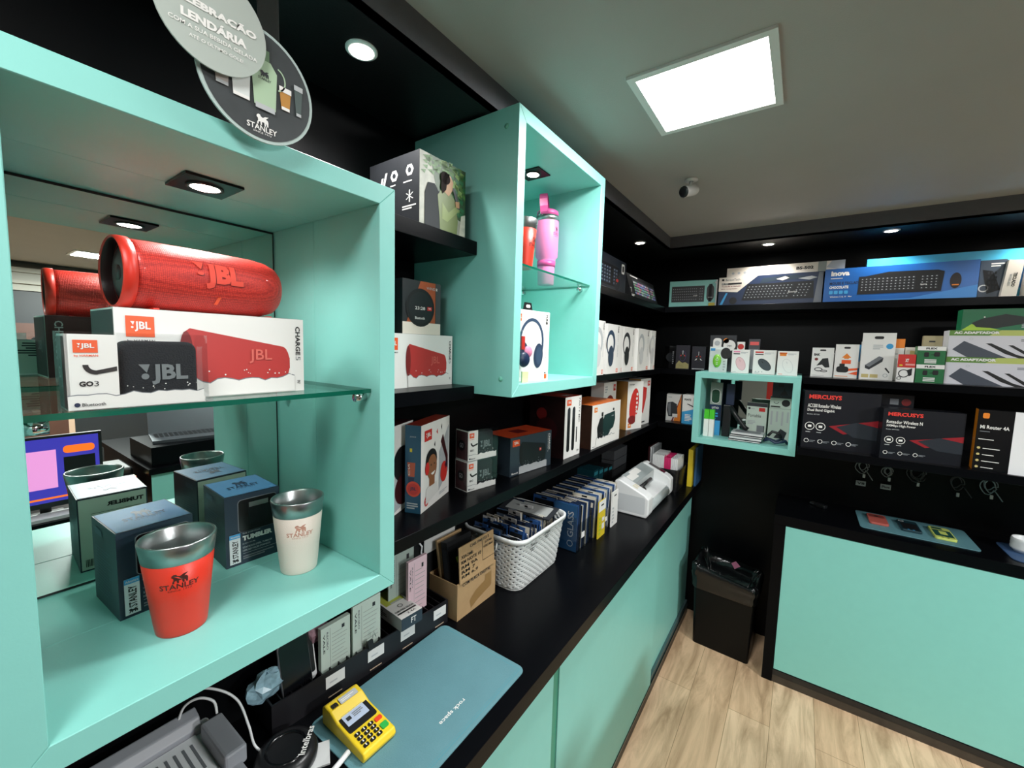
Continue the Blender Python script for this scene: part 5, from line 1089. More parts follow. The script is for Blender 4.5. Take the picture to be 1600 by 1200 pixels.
# ------------------------------------------------------------------ waste bin in the gap between the counters
t = empty('waste_bin', (-.455, 4.50, -2.94), math.radians(-3), 'black waste bin lined with a black bag between the two counters', 'bin')
def loop(w, d, r, z, n=10, jit=0, rr=None):
    out = []
    for x, y in rrect(-w / 2, -d / 2, w / 2, d / 2, r, n):
        j = (rr.uniform(-jit, jit) if rr else 0); out.append((x * (1 + j), y * (1 + j), z + (rr.uniform(-jit, jit) * .22 if rr else 0)))
    return out
def loft(mb, loops, m, cap0=False, cap1=False, smooth=True):
    n = len(mb.v); k = len(loops[0])
    for L_ in loops: mb.v += [Vector(p) for p in L_]
    mi_ = mb.m(m)
    for i in range(len(loops) - 1):
        for j in range(k):
            a = n + i * k + j; b = n + i * k + (j + 1) % k
            mb.f.append((a, b, b + k, a + k)); mb.mi.append(mi_); mb.sm.append(smooth)
    if cap0: mb.f.append(tuple(n + j for j in reversed(range(k)))); mb.mi.append(mi_); mb.sm.append(False)
    if cap1: mb.f.append(tuple(n + (len(loops) - 1) * k + j for j in range(k))); mb.mi.append(mi_); mb.sm.append(False)
mb = MB(); loft(mb, [loop(.50, .30, .03, 0), loop(.54, .33, .03, .70), loop(.53, .32, .03, .70), loop(.49, .29, .03, .01)], mat('matte_black_bin', '#0a0a0a', .4, spec=.2), True, True, False); mb.build('bin_body', t)
rr = random.Random(9)
def bagloop(w, d, z, lift, jit):
    out = []
    for x, y in rrect(-w / 2, -d / 2, w / 2, d / 2, .05, 16):
        q = (.5 - x / w) * .75 + (.5 + y / d) * .45; j = rr.uniform(-jit, jit)
        out.append((x * (1 + j), y * (1 + j), z + lift * q + rr.uniform(-jit, jit) * .35))
    return out
mb = MB(); loft(mb, [bagloop(.556, .346, .585, .0, .006), bagloop(.572, .362, .61, .0, .015), bagloop(.570, .360, .66, .02, .022), bagloop(.590, .380, .70, .06, .03), bagloop(.580, .372, .745, .10, .035), bagloop(.540, .330, .76, .11, .05), bagloop(.50, .29, .72, .10, .06), bagloop(.45, .25, .66, .06, .08), bagloop(.38, .19, .58, .02, .08)], BAG, False, True); mb.build('bin_bag', t)
mb = MB(); mb.add([(.02, .08, .83), (.06, .06, .87), (.10, .08, .82), (.05, .10, .77), (.02, .085, .825), (.06, .065, .865), (.10, .085, .815), (.05, .105, .765)], [(0, 1, 2, 3), (7, 6, 5, 4), (0, 4, 5, 1), (1, 5, 6, 2), (2, 6, 7, 3), (3, 7, 4, 0)], PINK)
o = mb.build('paper_scrap', loc=(-.455, 4.50, -2.94)); setp(o, 'pink paper scrap sticking out of the black waste bin', 'paper')
t = None
mb = MB(); mb.tube([(-.405, 2.70, -2.937), (-.37, 2.68, -2.936), (-.355, 2.63, -2.936), (-.36, 2.58, -2.936)], .004, mat('dry_leaf', '#4a3a24', .7), 5); setp(mb.build('leaf_scrap'), 'small dark scrap lying on the wooden floor', 'scrap')

# ------------------------------------------------------------------ left worktop: baskets and holders
WHB = mat('white_basket_plastic', '#dcdfdd', .4)
t = empty('storage_basket', (-1.415, 2.125, TZ), 0, 'large white woven-look plastic basket packed with screen protectors', 'basket')
BW, BD, BH = .385, .50, .325
def basket_wall(w0, d0, w1, d1, h, r, th, nz, step, m, holes=True, z0=.01):
    mb = MB(); base = rrect(-w0 / 2, -d0 / 2, w0 / 2, d0 / 2, r, 8)
    def samp(w, d, n_):
        P_ = rrect(-w / 2, -d / 2, w / 2, d / 2, r, 8); L_ = []; tot = 0; seg_ = []
        for i in range(len(P_)):
            a = Vector(P_[i]); b = Vector(P_[(i + 1) % len(P_)]); seg_.append((a, b, tot)); tot += (b - a).length
        out = []
        for k in range(n_):
            s_ = tot * k / n_
            for a, b, t0 in reversed(seg_):
                if s_ >= t0:
                    u = (s_ - t0) / max((b - a).length, 1e-9); q = a.lerp(b, u); tn = (b - a).normalized(); out.append((q.x, q.y, tn.y, -tn.x)); break
        return out
    n_ = int(2 * (w1 + d1) / step); n_ -= n_ % 4
    n = len(mb.v); mi_ = mb.m(m); S0 = samp(w0, d0, n_); S1 = samp(w1, d1, n_)
    for i in range(nz + 1):
        f = i / nz; z = z0 + h * f
        for k in range(n_):
            a = S0[k]; b = S1[k]; x = a[0] + (b[0] - a[0]) * f; y = a[1] + (b[1] - a[1]) * f
            ph = (1 if ((i // 2) + (k // 2)) % 2 else -1); o_ = th * ph * (1 if (i % 2) else .5)
            mb.v.append(Vector((x + b[2] * o_, y + b[3] * o_, z)))
    for i in range(nz):
        for k in range(n_):
            if holes and i % 2 == 1 and k % 4 == (1 if (i // 2) % 2 else 3): continue
            a = n + i * n_ + k; b = n + i * n_ + (k + 1) % n_
            mb.f.append((a, b, b + n_, a + n_)); mb.mi.append(mi_); mb.sm.append(True)
    return mb
mb = basket_wall(BW - .02, BD, BW + .05, BD + .06, BH - .03, .07, .0026, 36, .0125, WHB)
o = mb.build('woven_wall', t); md = o.modifiers.new('thick', 'SOLIDIFY'); md.thickness = .0035 * S; md.offset = -1
mb = MB(); mb.prism(rrect(-(BW - .025) / 2, -(BD - .005) / 2, (BW - .025) / 2, (BD - .005) / 2, .07, 8), WHB, (0, 0, 0), (1, 0, 0), (0, 1, 0), .008); mb.build('base', t)
mb = MB(); loft(mb, [[(x, y, z) for x, y in rrect(-w / 2, -d / 2, w / 2, d / 2, .085, 8)] for w, d, z in ((BW + .052, BD + .062, BH - .03), (BW + .075, BD + .085, BH - .028), (BW + .078, BD + .088, BH - .004), (BW + .066, BD + .076, BH), (BW + .052, BD + .062, BH - .004), (BW + .048, BD + .058, BH - .03))], WHB); mb.build('rim', t)
mb = MB(); F = Face(mb, ((BW + .05) / 2 - .004, -.17, .18), (0, 1, 0), (.05, 0, 1), .3, .12); 
F.text('Samsung', .0, .62, .20, .80, DGREY, 3); F.text('3D', .0, .40, .12, .58, DGREY, 3); F.text('iPhone', .52, .78, .72, .96, DGREY, 3); F.text('3D', .54, .58, .66, .74, DGREY, 3); mb.build('handwriting', t)
mb = MB(); mb.tube([(-.06, -(BD + .064) / 2 - .004, BH - .045), (-.055, -(BD + .06) / 2 - .008, BH - .085), (-.03, -(BD + .06) / 2 - .008, BH - .10), (.03, -(BD + .06) / 2 - .008, BH - .10), (.055, -(BD + .06) / 2 - .008, BH - .085), (.06, -(BD + .064) / 2 - .004, BH - .045)], .005, WHB, 8); mb.build('handle', t)

PC = [mat('pack_navy', '#22304a', .3), mat('pack_blue', '#2d5288', .3), mat('pack_cream', '#d3ccba', .4), mat('pack_black', '#15171b', .3), mat('pack_white', '#dfe0df', .4), mat('pack_steel', '#6b7f96', .3)]
_pk = {}
def pack_mesh(ci, w, h):
    k = (ci, w, h)
    if k not in _pk:
        mb = MB(); m = PC[ci]; mb.box(0, w, 0, .006, 0, h, m)
        F = Face(mb, (0, 0, 0), (1, 0, 0), (0, 0, 1), w, h); q = PC[(ci + 2) % 6]
        F.rect(.06, .80, .94, .93, q, 1); F.rect(.1, .2, .9, .74, PC[(ci + 3) % 6], 1); F.rect(.2, .3, .8, .64, m, 2); F.rrect(.38, .945, .62, .985, .01, INK, 1)
        F2 = Face(mb, (0, 0, h), (1, 0, 0), (0, 1, 0), w, .006); F2.rect(.05, .1, .6, .9, q, 1)
        o = mb.build('protector_pack'); _pk[k] = o.data; bpy.data.objects.remove(o)
    return _pk[k]
def pack(ci, w, h, p, rot, label, group):
    o = bpy.data.objects.new('protector_pack', pack_mesh(ci, w, h)); sc.collection.objects.link(o)
    o.location = W(p); o.rotation_euler = rot
    return setp(o, label, 'pack', group)
rr = random.Random(21)
CW_ = {0: 'navy', 1: 'blue', 2: 'cream', 3: 'black', 4: 'white', 5: 'steel blue'}
for col in range(3):
    n = 34; nm = ['wall side', 'middle', 'front'][col]
    for i in range(n):
        y = 1.905 + .435 * i / (n - 1); x = -1.583 + col * .107 + rr.uniform(-.004, .004)
        ci = rr.choice([0, 0, 1, 1, 2, 2, 3, 4, 4, 5]) if i > 6 else rr.choice([0, 3, 4, 1])
        hh = rr.choice([.27, .29, .31, .325]); ww = .10
        if rr.random() < .06: hh = .35
        pack(ci, ww, hh, (x, y, TZ + .012), (math.radians(rr.choice([-8, 6]) + rr.uniform(-5, 5)) * .6, 0, math.radians(rr.uniform(-7, 7))), '%s screen protector pack filed in the %s row of the white basket' % (CW_[ci], nm), '%s packs in the %s row of the white basket' % (CW_[ci], nm))
t = empty('tablet_protector', (-1.50, 2.24, TZ + BH + .012), math.radians(8), 'grey tablet screen protector pack lying flat on the packs of the white basket', 'pack', rot=(math.radians(4), math.radians(2), math.radians(8)))
mb = MB(); mb.box(-.09, .27, -.08, .10, 0, .008, DGREY); F = Face(mb, (-.09, -.08, .008), (1, 0, 0), (0, 1, 0), .36, .18); F.rrect(.10, .12, .92, .88, .06, mat('dull_silver_film', '#a9adab', .3), 1); F.lines(.45, .35, .62, .6, 3, MGREY, 2); mb.build('card', t)
mb = MB(); mb.box(-.13, -.125, -.06, .10, .0, .06, RED); F = Face(mb, (-.125, -.06, 0), (0, 1, 0), (0, 0, 1), .16, .06); F.rect(.1, .3, .9, .7, WHITE, 1); F.rect(.12, .4, .5, .6, RED, 2); mb.build('header_card', t)

# acrylic holders with screen protectors
def holder(label, x0, x1, y0, y1, h, face_art, yellow=False):
    t = empty('acrylic_holder', ((x0 + x1) / 2, y0, TZ), 0, label, 'holder'); w = (x1 - x0) / 2; d = y1 - y0; mb = MB(); th = .005
    mb.box(-w, w, 0, d, 0, th, ACRYL); mb.box(w - th, w, 0, d, th, h * .8, ACRYL); mb.box(-w, w - th, 0, th, th, h, ACRYL); mb.box(-w, w - th, d - th, d, th, h, ACRYL)
    mb.build('tray', t); mb = MB(); mb.box(w + .0005, w + .003, d * .3, d * .5, h * .35, h * .5, WHITE); mb.build('price_sticker', t); return t
holder('clear acrylic holder with blue glass protector packs next to the white basket', -1.56, -1.17, 2.505, 2.735, .25, None)
holder('clear acrylic holder with white and yellow packs next to the money counter', -1.56, -1.16, 2.755, 3.26, .21, None)
n = 13
for i in range(n):
    y = 2.52 + .016 * i
    for c in range(2):
        pack([0, 1, 3, 0, 2][(i * 2 + c) % 5] if i else (1), .178, .325 if i < 3 else .305, (-1.545 + .187 * c, y, TZ + .006), (math.radians(-3), 0, math.radians(rr.uniform(-2, 2))), 'glass protector pack filed in the first acrylic holder' , 'packs in the first acrylic holder')
o = carton('protector_pack', 'blue glass protector pack with large lettering at the front of the acrylic holder', (-1.355, 2.511), (-1.178, 2.511), TZ + .006, .325, .006, mat('pack_petrol', '#28527a', .3), art=lambda F: (F['front'].text('GLASS', .60, .30, .86, .86, LGREY, 1, 90, .01), F['front'].ring(.73, .16, .07, .015, LGREY, 1), F['right'].rect(0, 0, 1, 1, NAVY, 1)), cat='pack')
for i in range(26):
    y = 2.775 + .018 * i
    for c in range(2):
        if i == 6 and c == 1: continue
        pack([4, 0, 2, 5, 3, 1][(i + c) % 6], .180, .30 - .02 * (i % 3 == 0), (-1.548 + .19 * c, y, TZ + .006), (math.radians(-4), 0, math.radians(rr.uniform(-3, 3))), 'screen protector pack filed in the second acrylic holder', 'packs in the second acrylic holder')
for k, (y, lab) in enumerate(((2.80, 'yellow pack standing sideways at the front of the second acrylic holder'), (3.06, 'white hang pack standing sideways at the far end of the second acrylic holder'))):
    t = empty('protector_pack', (-1.150, y, TZ), math.radians(90), lab, 'pack'); mb = MB(); m_ = YELLOW if k == 0 else WHITE
    mb.box(0, .13, -.008, 0, .0, .28, m_); F = Face(mb, (0, -.008, 0), (1, 0, 0), (0, 0, 1), .13, .28); F.rect(.0, .72, 1, 1, WHITE, 1); F.rrect(.3, .86, .7, .9, .01, INK, 2); F.rect(.5, .2, .85, .36, WHITE, 2); F.rect(.5, .42, .85, .52, WHITE, 2); F.lines(.1, .1, .4, .6, 5, LIME if k == 0 else LGREY, 2); mb.build('card', t)

# cardboard box with packs
t = empty('cardboard_box', (-1.34, 1.492, TZ), math.radians(90), 'open kraft cardboard box with handwriting between organizer and white basket', 'box')
w, d, h = .318, .20, .195; th = .006
mb = MB(); mb.box(0, w, 0, th, 0, h, KRAFT); mb.box(0, w, d - th, d, 0, h, KRAFT); mb.box(0, th, th, d - th, 0, h * .97, KRAFT); mb.box(w - th, w, th, d - th, 0, h, KRAFT); mb.box(th, w - th, th, d - th, 0, th, KRAFT)
F = Face(mb, (0, 0, 0), (1, 0, 0), (0, 0, 1), w, h); F.poly([(.3, .35), (.45, .52), (.70, .62), (.70, .78), (.88, .78), (.88, .36), (.5, .22), (.34, .1)], TAPE, 1); F.text('COM PLACA DIGITAL', .12, .86, .85, .95, DGREY, 2)
mb.build('carton', t)
mb = MB(); mb.box(0, .285, -.0055, 0, 0, .19, KRAFT); F = Face(mb, (0, -.0055, 0), (1, 0, 0), (0, 0, 1), .285, .19)
for s_, y_, x1 in (('XIAOMI:', .66, .38), ('RM NOTE 10', .52, .60), ('RM 9A', .38, .50), ('RM 7', .25, .42), ('RM 6,9', .12, .50)): F.text(s_, .05, y_, x1, y_ + .09, INK, 2, 0, .015)
F.text('CAIS. PARTES 2', .30, .86, .85, .94, DGREY, 2); F.rect(.64, .28, .65, .86, INK, 1); F.rect(.64, .28, .99, .295, INK, 1); F.text('XTAR', .72, .74, .94, .80, INK, 2); F.text('VITRO MAX', .67, .62, .97, .69, INK, 2); mb.build('front_flap', t, loc=(.012, -.001, .192), rot=(math.radians(-4), 0, 0))
carton('phone_box', 'black phone box standing inside the kraft cardboard box', (-1.385, 1.51), (-1.385, 1.70), TZ + .008, .375, .04, INK, art=lambda F: (F['front'].text('vivo', .30, .66, .62, .78, LIME, 1, 0, .04), F['left'].rect(.1, .1, .9, .9, DGREY)), tilt=math.radians(-8))
carton('phone_box', 'slim kraft box leaning behind the black phone box', (-1.442, 1.51), (-1.442, 1.70), TZ + .008, .37, .012, KRAFT, tilt=math.radians(-10))
carton('organizer_file', 'black card file with a white top card behind the kraft cardboard box', (-1.545, 1.455), (-1.545, 1.70), TZ, .38, .05, INK, art=lambda F: F['front'].rect(.0, .80, .95, 1.12, mat('dull_white_card', '#c4c6c4', .5), 2), cat='file')

# desk organizer with cards
rz = math.atan2(1.466 - .64, -1.38 + 1.437)
t = empty('desk_organizer', (-1.437, .64, TZ), rz, 'long black card organizer with white label stickers behind the blue mat', 'organizer')
OL = .828; OD = .165; OH = .118
mb = MB(); OB = mat('organizer_black', '#17161a', .45); mb.box(0, OL, 0, .006, 0, OH, OB); mb.box(0, OL, OD - .006, OD, 0, OH, OB); mb.box(0, .006, .006, OD - .006, 0, OH, OB); mb.box(OL - .006, OL, .006, OD - .006, 0, OH, OB); mb.box(.006, OL - .006, .006, OD - .006, 0, .006, OB); mb.build('tray', t)
for i in range(1, 22):
    x = OL * i / 22 + .0
    mb = MB(); mb.box(x, x + .004, .0065, OD - .0065, .0065, OH - .01, OB); mb.build('divider', t)
for i, f_ in enumerate((.235, .455, .655, .888)):
    mb = MB(); x = OL * f_; mb.box(x, x + .078, -.0015, 0, .052, .100, mat('sticker_white', '#d9dad8', .5)); F = Face(mb, (x, -.0015, .052), (1, 0, 0), (0, 0, 1), .078, .048); F.lines(.2, .35, .8, .6, 1, LGREY, 1); mb.build('label_sticker', t)
    mb = MB(); mb.box(x + .01, x + .066, -.001, 0, .010, .014, mat('slot_beige', '#b5a08a', .5)); mb.build('card_slot', t)
def card(label, x, y0, y1, z0, z1, m, thick=.006, lean=0.0, name='receipt_card', n=9):
    t = empty(name, (x, y0, z0), math.radians(90), label, 'card', rot=(math.radians(lean), 0, math.radians(90)))
    w = y1 - y0; h = z1 - z0; mb = MB(); mb.box(0, w, 0, thick, 0, h, m); F = Face(mb, (0, 0, 0), (1, 0, 0), (0, 0, 1), w, h)
    F.rect(.30, .06, .308, .94, MGREY, 1); F.lines(.36, .10, .94, .86, n, mat('faint_print', '#8b9490', .5), 1, fill=.10)
    F.text('VALE', .07, .45, .13, .86, DGREY, 1, -90); F.text('RECIBO', .18, .50, .24, .88, MGREY, 1, -90); F.rect(.7, .80, .80, .88, DGREY, 1)
    mb.build('paper', t); return t
card('pale green receipt pad, left one in the card organizer', -1.455, .835, .962, TZ + .09, -1.117, PALEGREEN, .02)
card('pale green receipt pad, right one in the card organizer under the cube edge', -1.445, .968, 1.105, TZ + .09, -1.090, PALEGREEN, .012)
card('pink receipt pad standing in the card organizer', -1.452, 1.270, 1.388, TZ + .10, -1.030, PALEPINK, .016)
card('grey-green receipt sheet standing behind the pink pad', -1.522, 1.21, 1.365, TZ + .10, -.99, mat('grey_green_paper', '#9fb0a8', .6), .006)
# phones and bags in the organizer
phone('white smartphone standing behind the black phone in the organizer', -1.500, .775, -1.20, 0, .105, .225, WPLASTIC, lambda F: F.rrect(.06, .12, .94, .88, .03, INK, 1), 'phone', .012, rot=(math.radians(80), 0, math.radians(92)), name='smartphone')
phone('black smartphone standing at the front of the organizer', -1.490, .748, -1.228, 0, .115, .225, mat('phone_frame', '#7f8184', .3, metal=.6), lambda F: F.rrect(.03, .02, .97, .98, .08, BLACKG, 1), 'phone', .012, rot=(math.radians(78), 0, math.radians(92)), name='smartphone')
def bag(label, x, y, z, r, m, seed):
    rr = random.Random(seed); mb = MB(); vs = []; fs = []; n, k = 14, 8
    for i in range(k + 1):
        for j in range(n):
            a = 2 * math.pi * j / n; b = math.pi * i / k; q = r * (1 + rr.uniform(-.22, .22)); vs.append((q * .5 * math.sin(b) * math.cos(a), q * math.sin(b) * math.sin(a), q * math.cos(b) * .8))
    for i in range(k):
        for j in range(n): fs.append((i * n + j, i * n + (j + 1) % n, (i + 1) * n + (j + 1) % n, (i + 1) * n + j))
    mb.add(vs, fs, m); o = mb.build('plastic_bag', loc=(x, y, z)); return setp(o, label, 'bag')
bag('crumpled blue-white printed bag at the left end of the organizer', -1.50, .655, -1.24, .062, mat('blue_white_film', '#8fb2c0', .25, noise=.7, scale=60), 3)
bag('crumpled pink-grey bag of parts behind the phones', -1.515, .845, -1.15, .055, mat('pinkish_film', '#8d6f78', .25, noise=.6, scale=70), 5)
t = empty('cable_box', (-1.372, 1.162, -1.2775), math.radians(86), 'small white and black cable box with a green window lying on the organizer', 'box')
mb = MB(); w, d, h = .115, .25, .058; mb.box(0, w, 0, d, 0, h, WHITE); F = faces(mb, w, d, h)
F['top'].rect(.06, .50, .94, .97, mat('lime_note', '#b5bd4e', .5), 1); F['top'].rect(.3, .50, .8, .54, LGREY, 2); F['top'].ring(.5, .36, .05, .012, INK, 1); F['top'].text('CABO PARA CELULAR', .06, .20, .94, .25, INK, 1, 0, .03); F['top'].rect(.06, .13, .94, .17, INK, 1); F['top'].text('2.4A', .4, .05, .8, .10, INK, 1)
F['front'].rect(0, 0, 1, 1, mat('printed_slate', ''), 1); F['front'].text('FT', .45, .3, .7, .75, WHITE, 2); F['left'].rect(0, 0, 1, 1, LGREY, 1); F['left'].lines(.1, .2, .6, .8, 4, DGREY, 2)
mb.build('carton', t)
t = empty('binder_clip', (-1.41, 1.05, -1.282), 0, 'small black binder clip on the rim of the organizer', 'clip'); mb = MB(); mb.prism([(-.012, 0), (.012, 0), (.004, .03), (-.004, .03)], INK, (0, -.012, 0), (1, 0, 0), (0, 0, 1), .025); mb.build('clip_body', t); mb = MB(); mb.tube([(-.004, -.008, .028), (-.008, 0, .055), (-.004, .008, .028)], .0015, STEEL, 6); mb.build('wire_handle', t)
t = empty('earphone_pack', (-1.565, 1.40, TZ + .2), math.radians(90), 'black pack with a white earphone hanging behind the pink pad', 'pack'); mb = MB(); mb.box(0, .07, 0, .01, -.19, .21, INK); mb.build('card', t); mb = MB(); mb.tube([(.02, -.008, .19), (.035, -.01, .17), (.05, -.01, .15), (.045, -.01, .12), (.05, -.01, .10)], .005, WPLASTIC, 6); mb.build('earphone', t)

# ------------------------------------------------------------------ desk mat and card reader
def rs(mb, x0, y0, x1, y1, th):
    F = Face(mb, (-1.010, 1.162, th), (0, -1, 0), (1, 0, 0), .135, .022); F.text('rock space', 0, 0, 1, 1, WHITE, .5, 0, .01)
    F = Face(mb, (x0, y0, th), (1, 0, 0), (0, 1, 0), x1 - x0, y1 - y0); e = mat('mat_groove', '#4a8a96', .5)
    F.rect(.03, .968, .97, .972, e, .5); F.rect(.958, .02, .964, .968, e, .5); F.rect(.940, .02, .943, .968, e, .5)
flatmat('large blue leatherette desk mat under the yellow card reader', [(-1.378, .735), (-.888, 1.440)], TZ, MATBLUE, .035, .005, rs)
t = empty('card_reader', (-1.345, .8385, TZ + .0055), math.radians(-91), 'yellow card payment terminal with a screen and keypad on the blue mat', 'card reader')
# local: x across (-.0635..+.0635), y along length: 0 at top (wall side) -> .245 towards the room
mb = MB(); w = .066
side = [(0, .0), (.25, .0), (.258, .018), (.25, .036), (.10, .052), (.055, .072), (.018, .076), (.0, .062)]
n0 = len(mb.v)
mb.prism(side, YPLASTIC, (w, 0, 0), (0, 1, 0), (0, 0, 1), -2 * w) if False else None
vs = [(-w, y, z) for y, z in side] + [(w, y, z) for y, z in side]; k = len(side)
fs = [tuple(reversed(range(k))), tuple(range(k, 2 * k))] + [(i, (i + 1) % k, k + (i + 1) % k, k + i) for i in range(k)]
mb.add(vs, fs, YPLASTIC); o = mb.build('housing', t, bevel=.006, seg=3)
bm = bmesh.new(); bm.from_mesh(o.data); bmesh.ops.recalc_face_normals(bm, faces=bm.faces); bm.to_mesh(o.data); bm.free()
# sloped top face frame: from (y .25,z .036) to (y .10,z .052)
U = Vector((-1, 0, 0)); A0 = Vector((0, .25, .036)); A1 = Vector((0, .10, .052)); V = (A1 - A0).normalized(); L1 = (A1 - A0).length
FO = Vector((w, .25, .036))
def top(mb, x0, y0, x1, y1, m, t_=.002, r=.12):
    O = FO + V * 0
    ww = 2 * w; hh = L1 + .045
    mb.prism(rrect(x0 * ww, y0 * hh, x1 * ww, y1 * hh, min((x1 - x0) * ww, (y1 - y0) * hh) * r), m, O, U, V, t_)
mb = MB(); top(mb, .08, .45, .92, .93, INK, .003, .08); mb.build('screen_bezel', t)
mb = MB(); top(mb, .16, .58, .80, .90, mat('lit_screen', '#9aa6b8', .3, emit=.35), .0035, .03)
F = Face(mb, FO + U * (2 * w * .16) + V * ((L1 + .045) * .58) + U.cross(V) * .0036, U, V, 2 * w * .64, (L1 + .045) * .32); F.rect(.0, .80, 1, 1, mat('screen_bar', '#5b6068', .3), 1); F.rect(.1, .3, .3, .55, DGREY, 1); F.lines(.4, .3, .9, .65, 3, MGREY, 1); mb.build('screen', t)
for r_ in range(4):
    for c_ in range(3):
        mb = MB(); x = .12 + c_ * .20; y = .06 + r_ * .088; top(mb, x, y, x + .15, y + .062, DPLASTIC, .004, .3)
        F = Face(mb, FO + U * (2 * w * (x + .05)) + V * ((L1 + .045) * (y + .015)) + U.cross(V) * .0042, U, V, .006, .008); F.rect(.2, 0, .8, 1, WHITE, 1); mb.build('key', t)
mb = MB(); top(mb, .72, .10, .92, .22, mat('enter_green', '#2fa84a', .35), .005, .2); mb.build('enter_key', t)
mb = MB(); top(mb, .72, .30, .92, .38, mat('cancel_red', '#e0442a', .35), .005, .2); mb.build('cancel_key', t)
mb = MB(); F = Face(mb, (w * .8, .060, .0735), (-1, 0, 0), (0, -1, .18), .10, .032); F.text('m', .0, .2, .22, .8, INK, 1, 0, .06); F.rrect(.3, .1, 1.0, .9, .1, LGREY, 1); F.lines(.35, .3, .9, .7, 2, WHITE, 2); mb.build('logo_label', t)
mb = MB(); mb.tube([(.08, .19, .02), (.12, .20, .018), (.17, .21, .015)], .009, WPLASTIC, 8); mb.tube([(.17, .21, .015), (.24, .215, .012), (.30, .20, .010), (.36, .15, .007)], .0045, WPLASTIC, 8)
o = mb.build('charging_cable', loc=(-1.345, .8385, TZ + .0055), rz=math.radians(-91)); setp(o, 'white charging cable plugged into the side of the yellow card reader', 'cable')

def smooth(pts, n=8):
    P_ = [Vector(p) for p in pts]; out = []
    for i in range(len(P_) - 1):
        a = P_[max(i - 1, 0)]; b = P_[i]; c = P_[i + 1]; d = P_[min(i + 2, len(P_) - 1)]
        for k in range(n):
            t_ = k / n; out.append(.5 * ((2 * b) + (c - a) * t_ + (2 * a - 5 * b + 4 * c - d) * t_ ** 2 + (3 * b - a - 3 * c + d) * t_ ** 3))
    return out + [P_[-1]]
# router, printer, loose cables at the near end
t = empty('mesh_router', (-1.305, .625, TZ), math.radians(60), 'round black device with white lettering beside the yellow card reader', 'router')
mb = MB(); mb.lathe([(.0, 0), (.075, .0), (.092, .012), (.095, .03), (.088, .05), (.07, .058), (.05, .055), (.03, .050), (.0, .049)], DPLASTIC, 44); mb.build('housing', t)
mb = MB(); mb.lathe([(.055, .058), (.058, .062), (.062, .062), (.065, .0575)], BLACKG, 36); mb.build('raised_ring', t)
mb = MB(); mb.box(.06, .13, -.06, .03, 0, .006, mat('white_router_base', '#d4d6d6', .4)); F = Face(mb, (.085, -.09, .0065), (0, 1, 0), (-1, 0, 0), .12, .03) ; mb.build('base_plate', t)
mb = MB(); F = Face(mb, (.055, -.055, .062), (.28, .96, 0), (-.96, .28, 0), .105, .022); F.text('intelbras', 0, 0, 1, 1, WHITE, 1, 0, .02); mb.build('lettering', t)
PR = empty('office_printer', (-1.26, .155, TZ), math.radians(0), 'grey and white office printer at the near end of the worktop', 'printer')
mb = MB(); mb.box(-.30, .10, -.32, .335, 0, .135, mat('printer_light_grey', '#f0f2f5', .4)); mb.build('housing', PR, bevel=.012, seg=3)
mb = MB(); mb.prism([(-.31, .136), (-.235, .136), (-.235, .160), (-.255, .185), (-.29, .195), (-.31, .18)], PGREY, (0, .30, 0), (1, 0, 0), (0, 0, 1), .60); mb.build('top_cover', PR, bevel=.004)
mb = MB(); mb.box(-.232, -.06, -.30, .28, .1365, .146, mat('printer_light_grey', ''))
for i in range(26): mb.box(-.20, -.085, -.27 + i * .021, -.263 + i * .021, .1462, .1475, MGREY)
mb.build('vent_grille', PR)
mb = MB(); mb.box(-.205, -.02, .285, .345, .137, .195, PGREY); mb.build('side_block', PR, bevel=.008)
mb = MB(); mb.box(-.055, .095, -.30, .33, .1365, .150, PGREY); mb.build('front_lid', PR, bevel=.004)
mb = MB(); mb.box(.03, .08, .24, .29, .1505, .155, RED); mb.build('power_button', PR, bevel=.002)
mb = MB(); mb.tube(smooth([(-1.62 + .03, .38, -1.16), (-1.56, .44, -1.14), (-1.50, .50, -1.15), (-1.46, .545, -1.20), (-1.42, .56, -1.28), (-1.40, .57, -1.35), (-1.36, .60, -1.39)]), .0038, WPLASTIC, 8); setp(mb.build('power_cable'), 'white cable arching behind the printer', 'cable')
mb = MB(); mb.tube(smooth([(-1.545, .405, -1.23), (-1.53, .42, -1.17), (-1.50, .45, -1.145), (-1.47, .48, -1.16), (-1.46, .485, -1.20)]), .0038, WPLASTIC, 8); setp(mb.build('power_cable'), 'short white cable loop rising from the printer', 'cable')

# ------------------------------------------------------------------ far end of the left worktop
t = empty('money_counter', (-.955, 3.40, TZ), math.radians(90), 'white and grey banknote counting machine on the left worktop', 'machine')
# local x along +y world, local y into the wall (depth)
Lw = .80; th = .10
sidep = [(.02, 0), (.30, 0), (.30, .275), (.26, .29), (.035, .195), (0, .165), (0, .03)]
for x, th_ in ((0, .13), (Lw - th, .10)):
    mb = MB(); vs = [(x, y, z) for y, z in sidep] + [(x + th_, y, z) for y, z in sidep]; k = len(sidep)
    mb.add(vs, [tuple(reversed(range(k))), tuple(range(k, 2 * k))] + [(i, (i + 1) % k, k + (i + 1) % k, k + i) for i in range(k)], WPLASTIC)
    if x == 0:
        F = Face(mb, (.01, .10, .2235), (1, 0, 0), (0, .92, .39), .11, .12); F.rrect(.2, .1, .5, .5, .05, mat('beige_sticker', '#d8d2bd', .5), 1); F.rrect(.6, .1, .9, .5, .05, mat('beige_sticker', ''), 1)
        F = Face(mb, (0, .30, 0), (0, -1, 0), (0, 0, 1), .30, .28); F.rrect(.06, .10, .90, .62, .06, mat('side_inset_grey', '#c9cdcf', .4), 1)
    o = mb.build('side_panel', t, bevel=.012, seg=3); bm = bmesh.new(); bm.from_mesh(o.data); bmesh.ops.recalc_face_normals(bm, faces=bm.faces); bm.to_mesh(o.data); bm.free()
x0, x1 = .131, Lw - th - .001
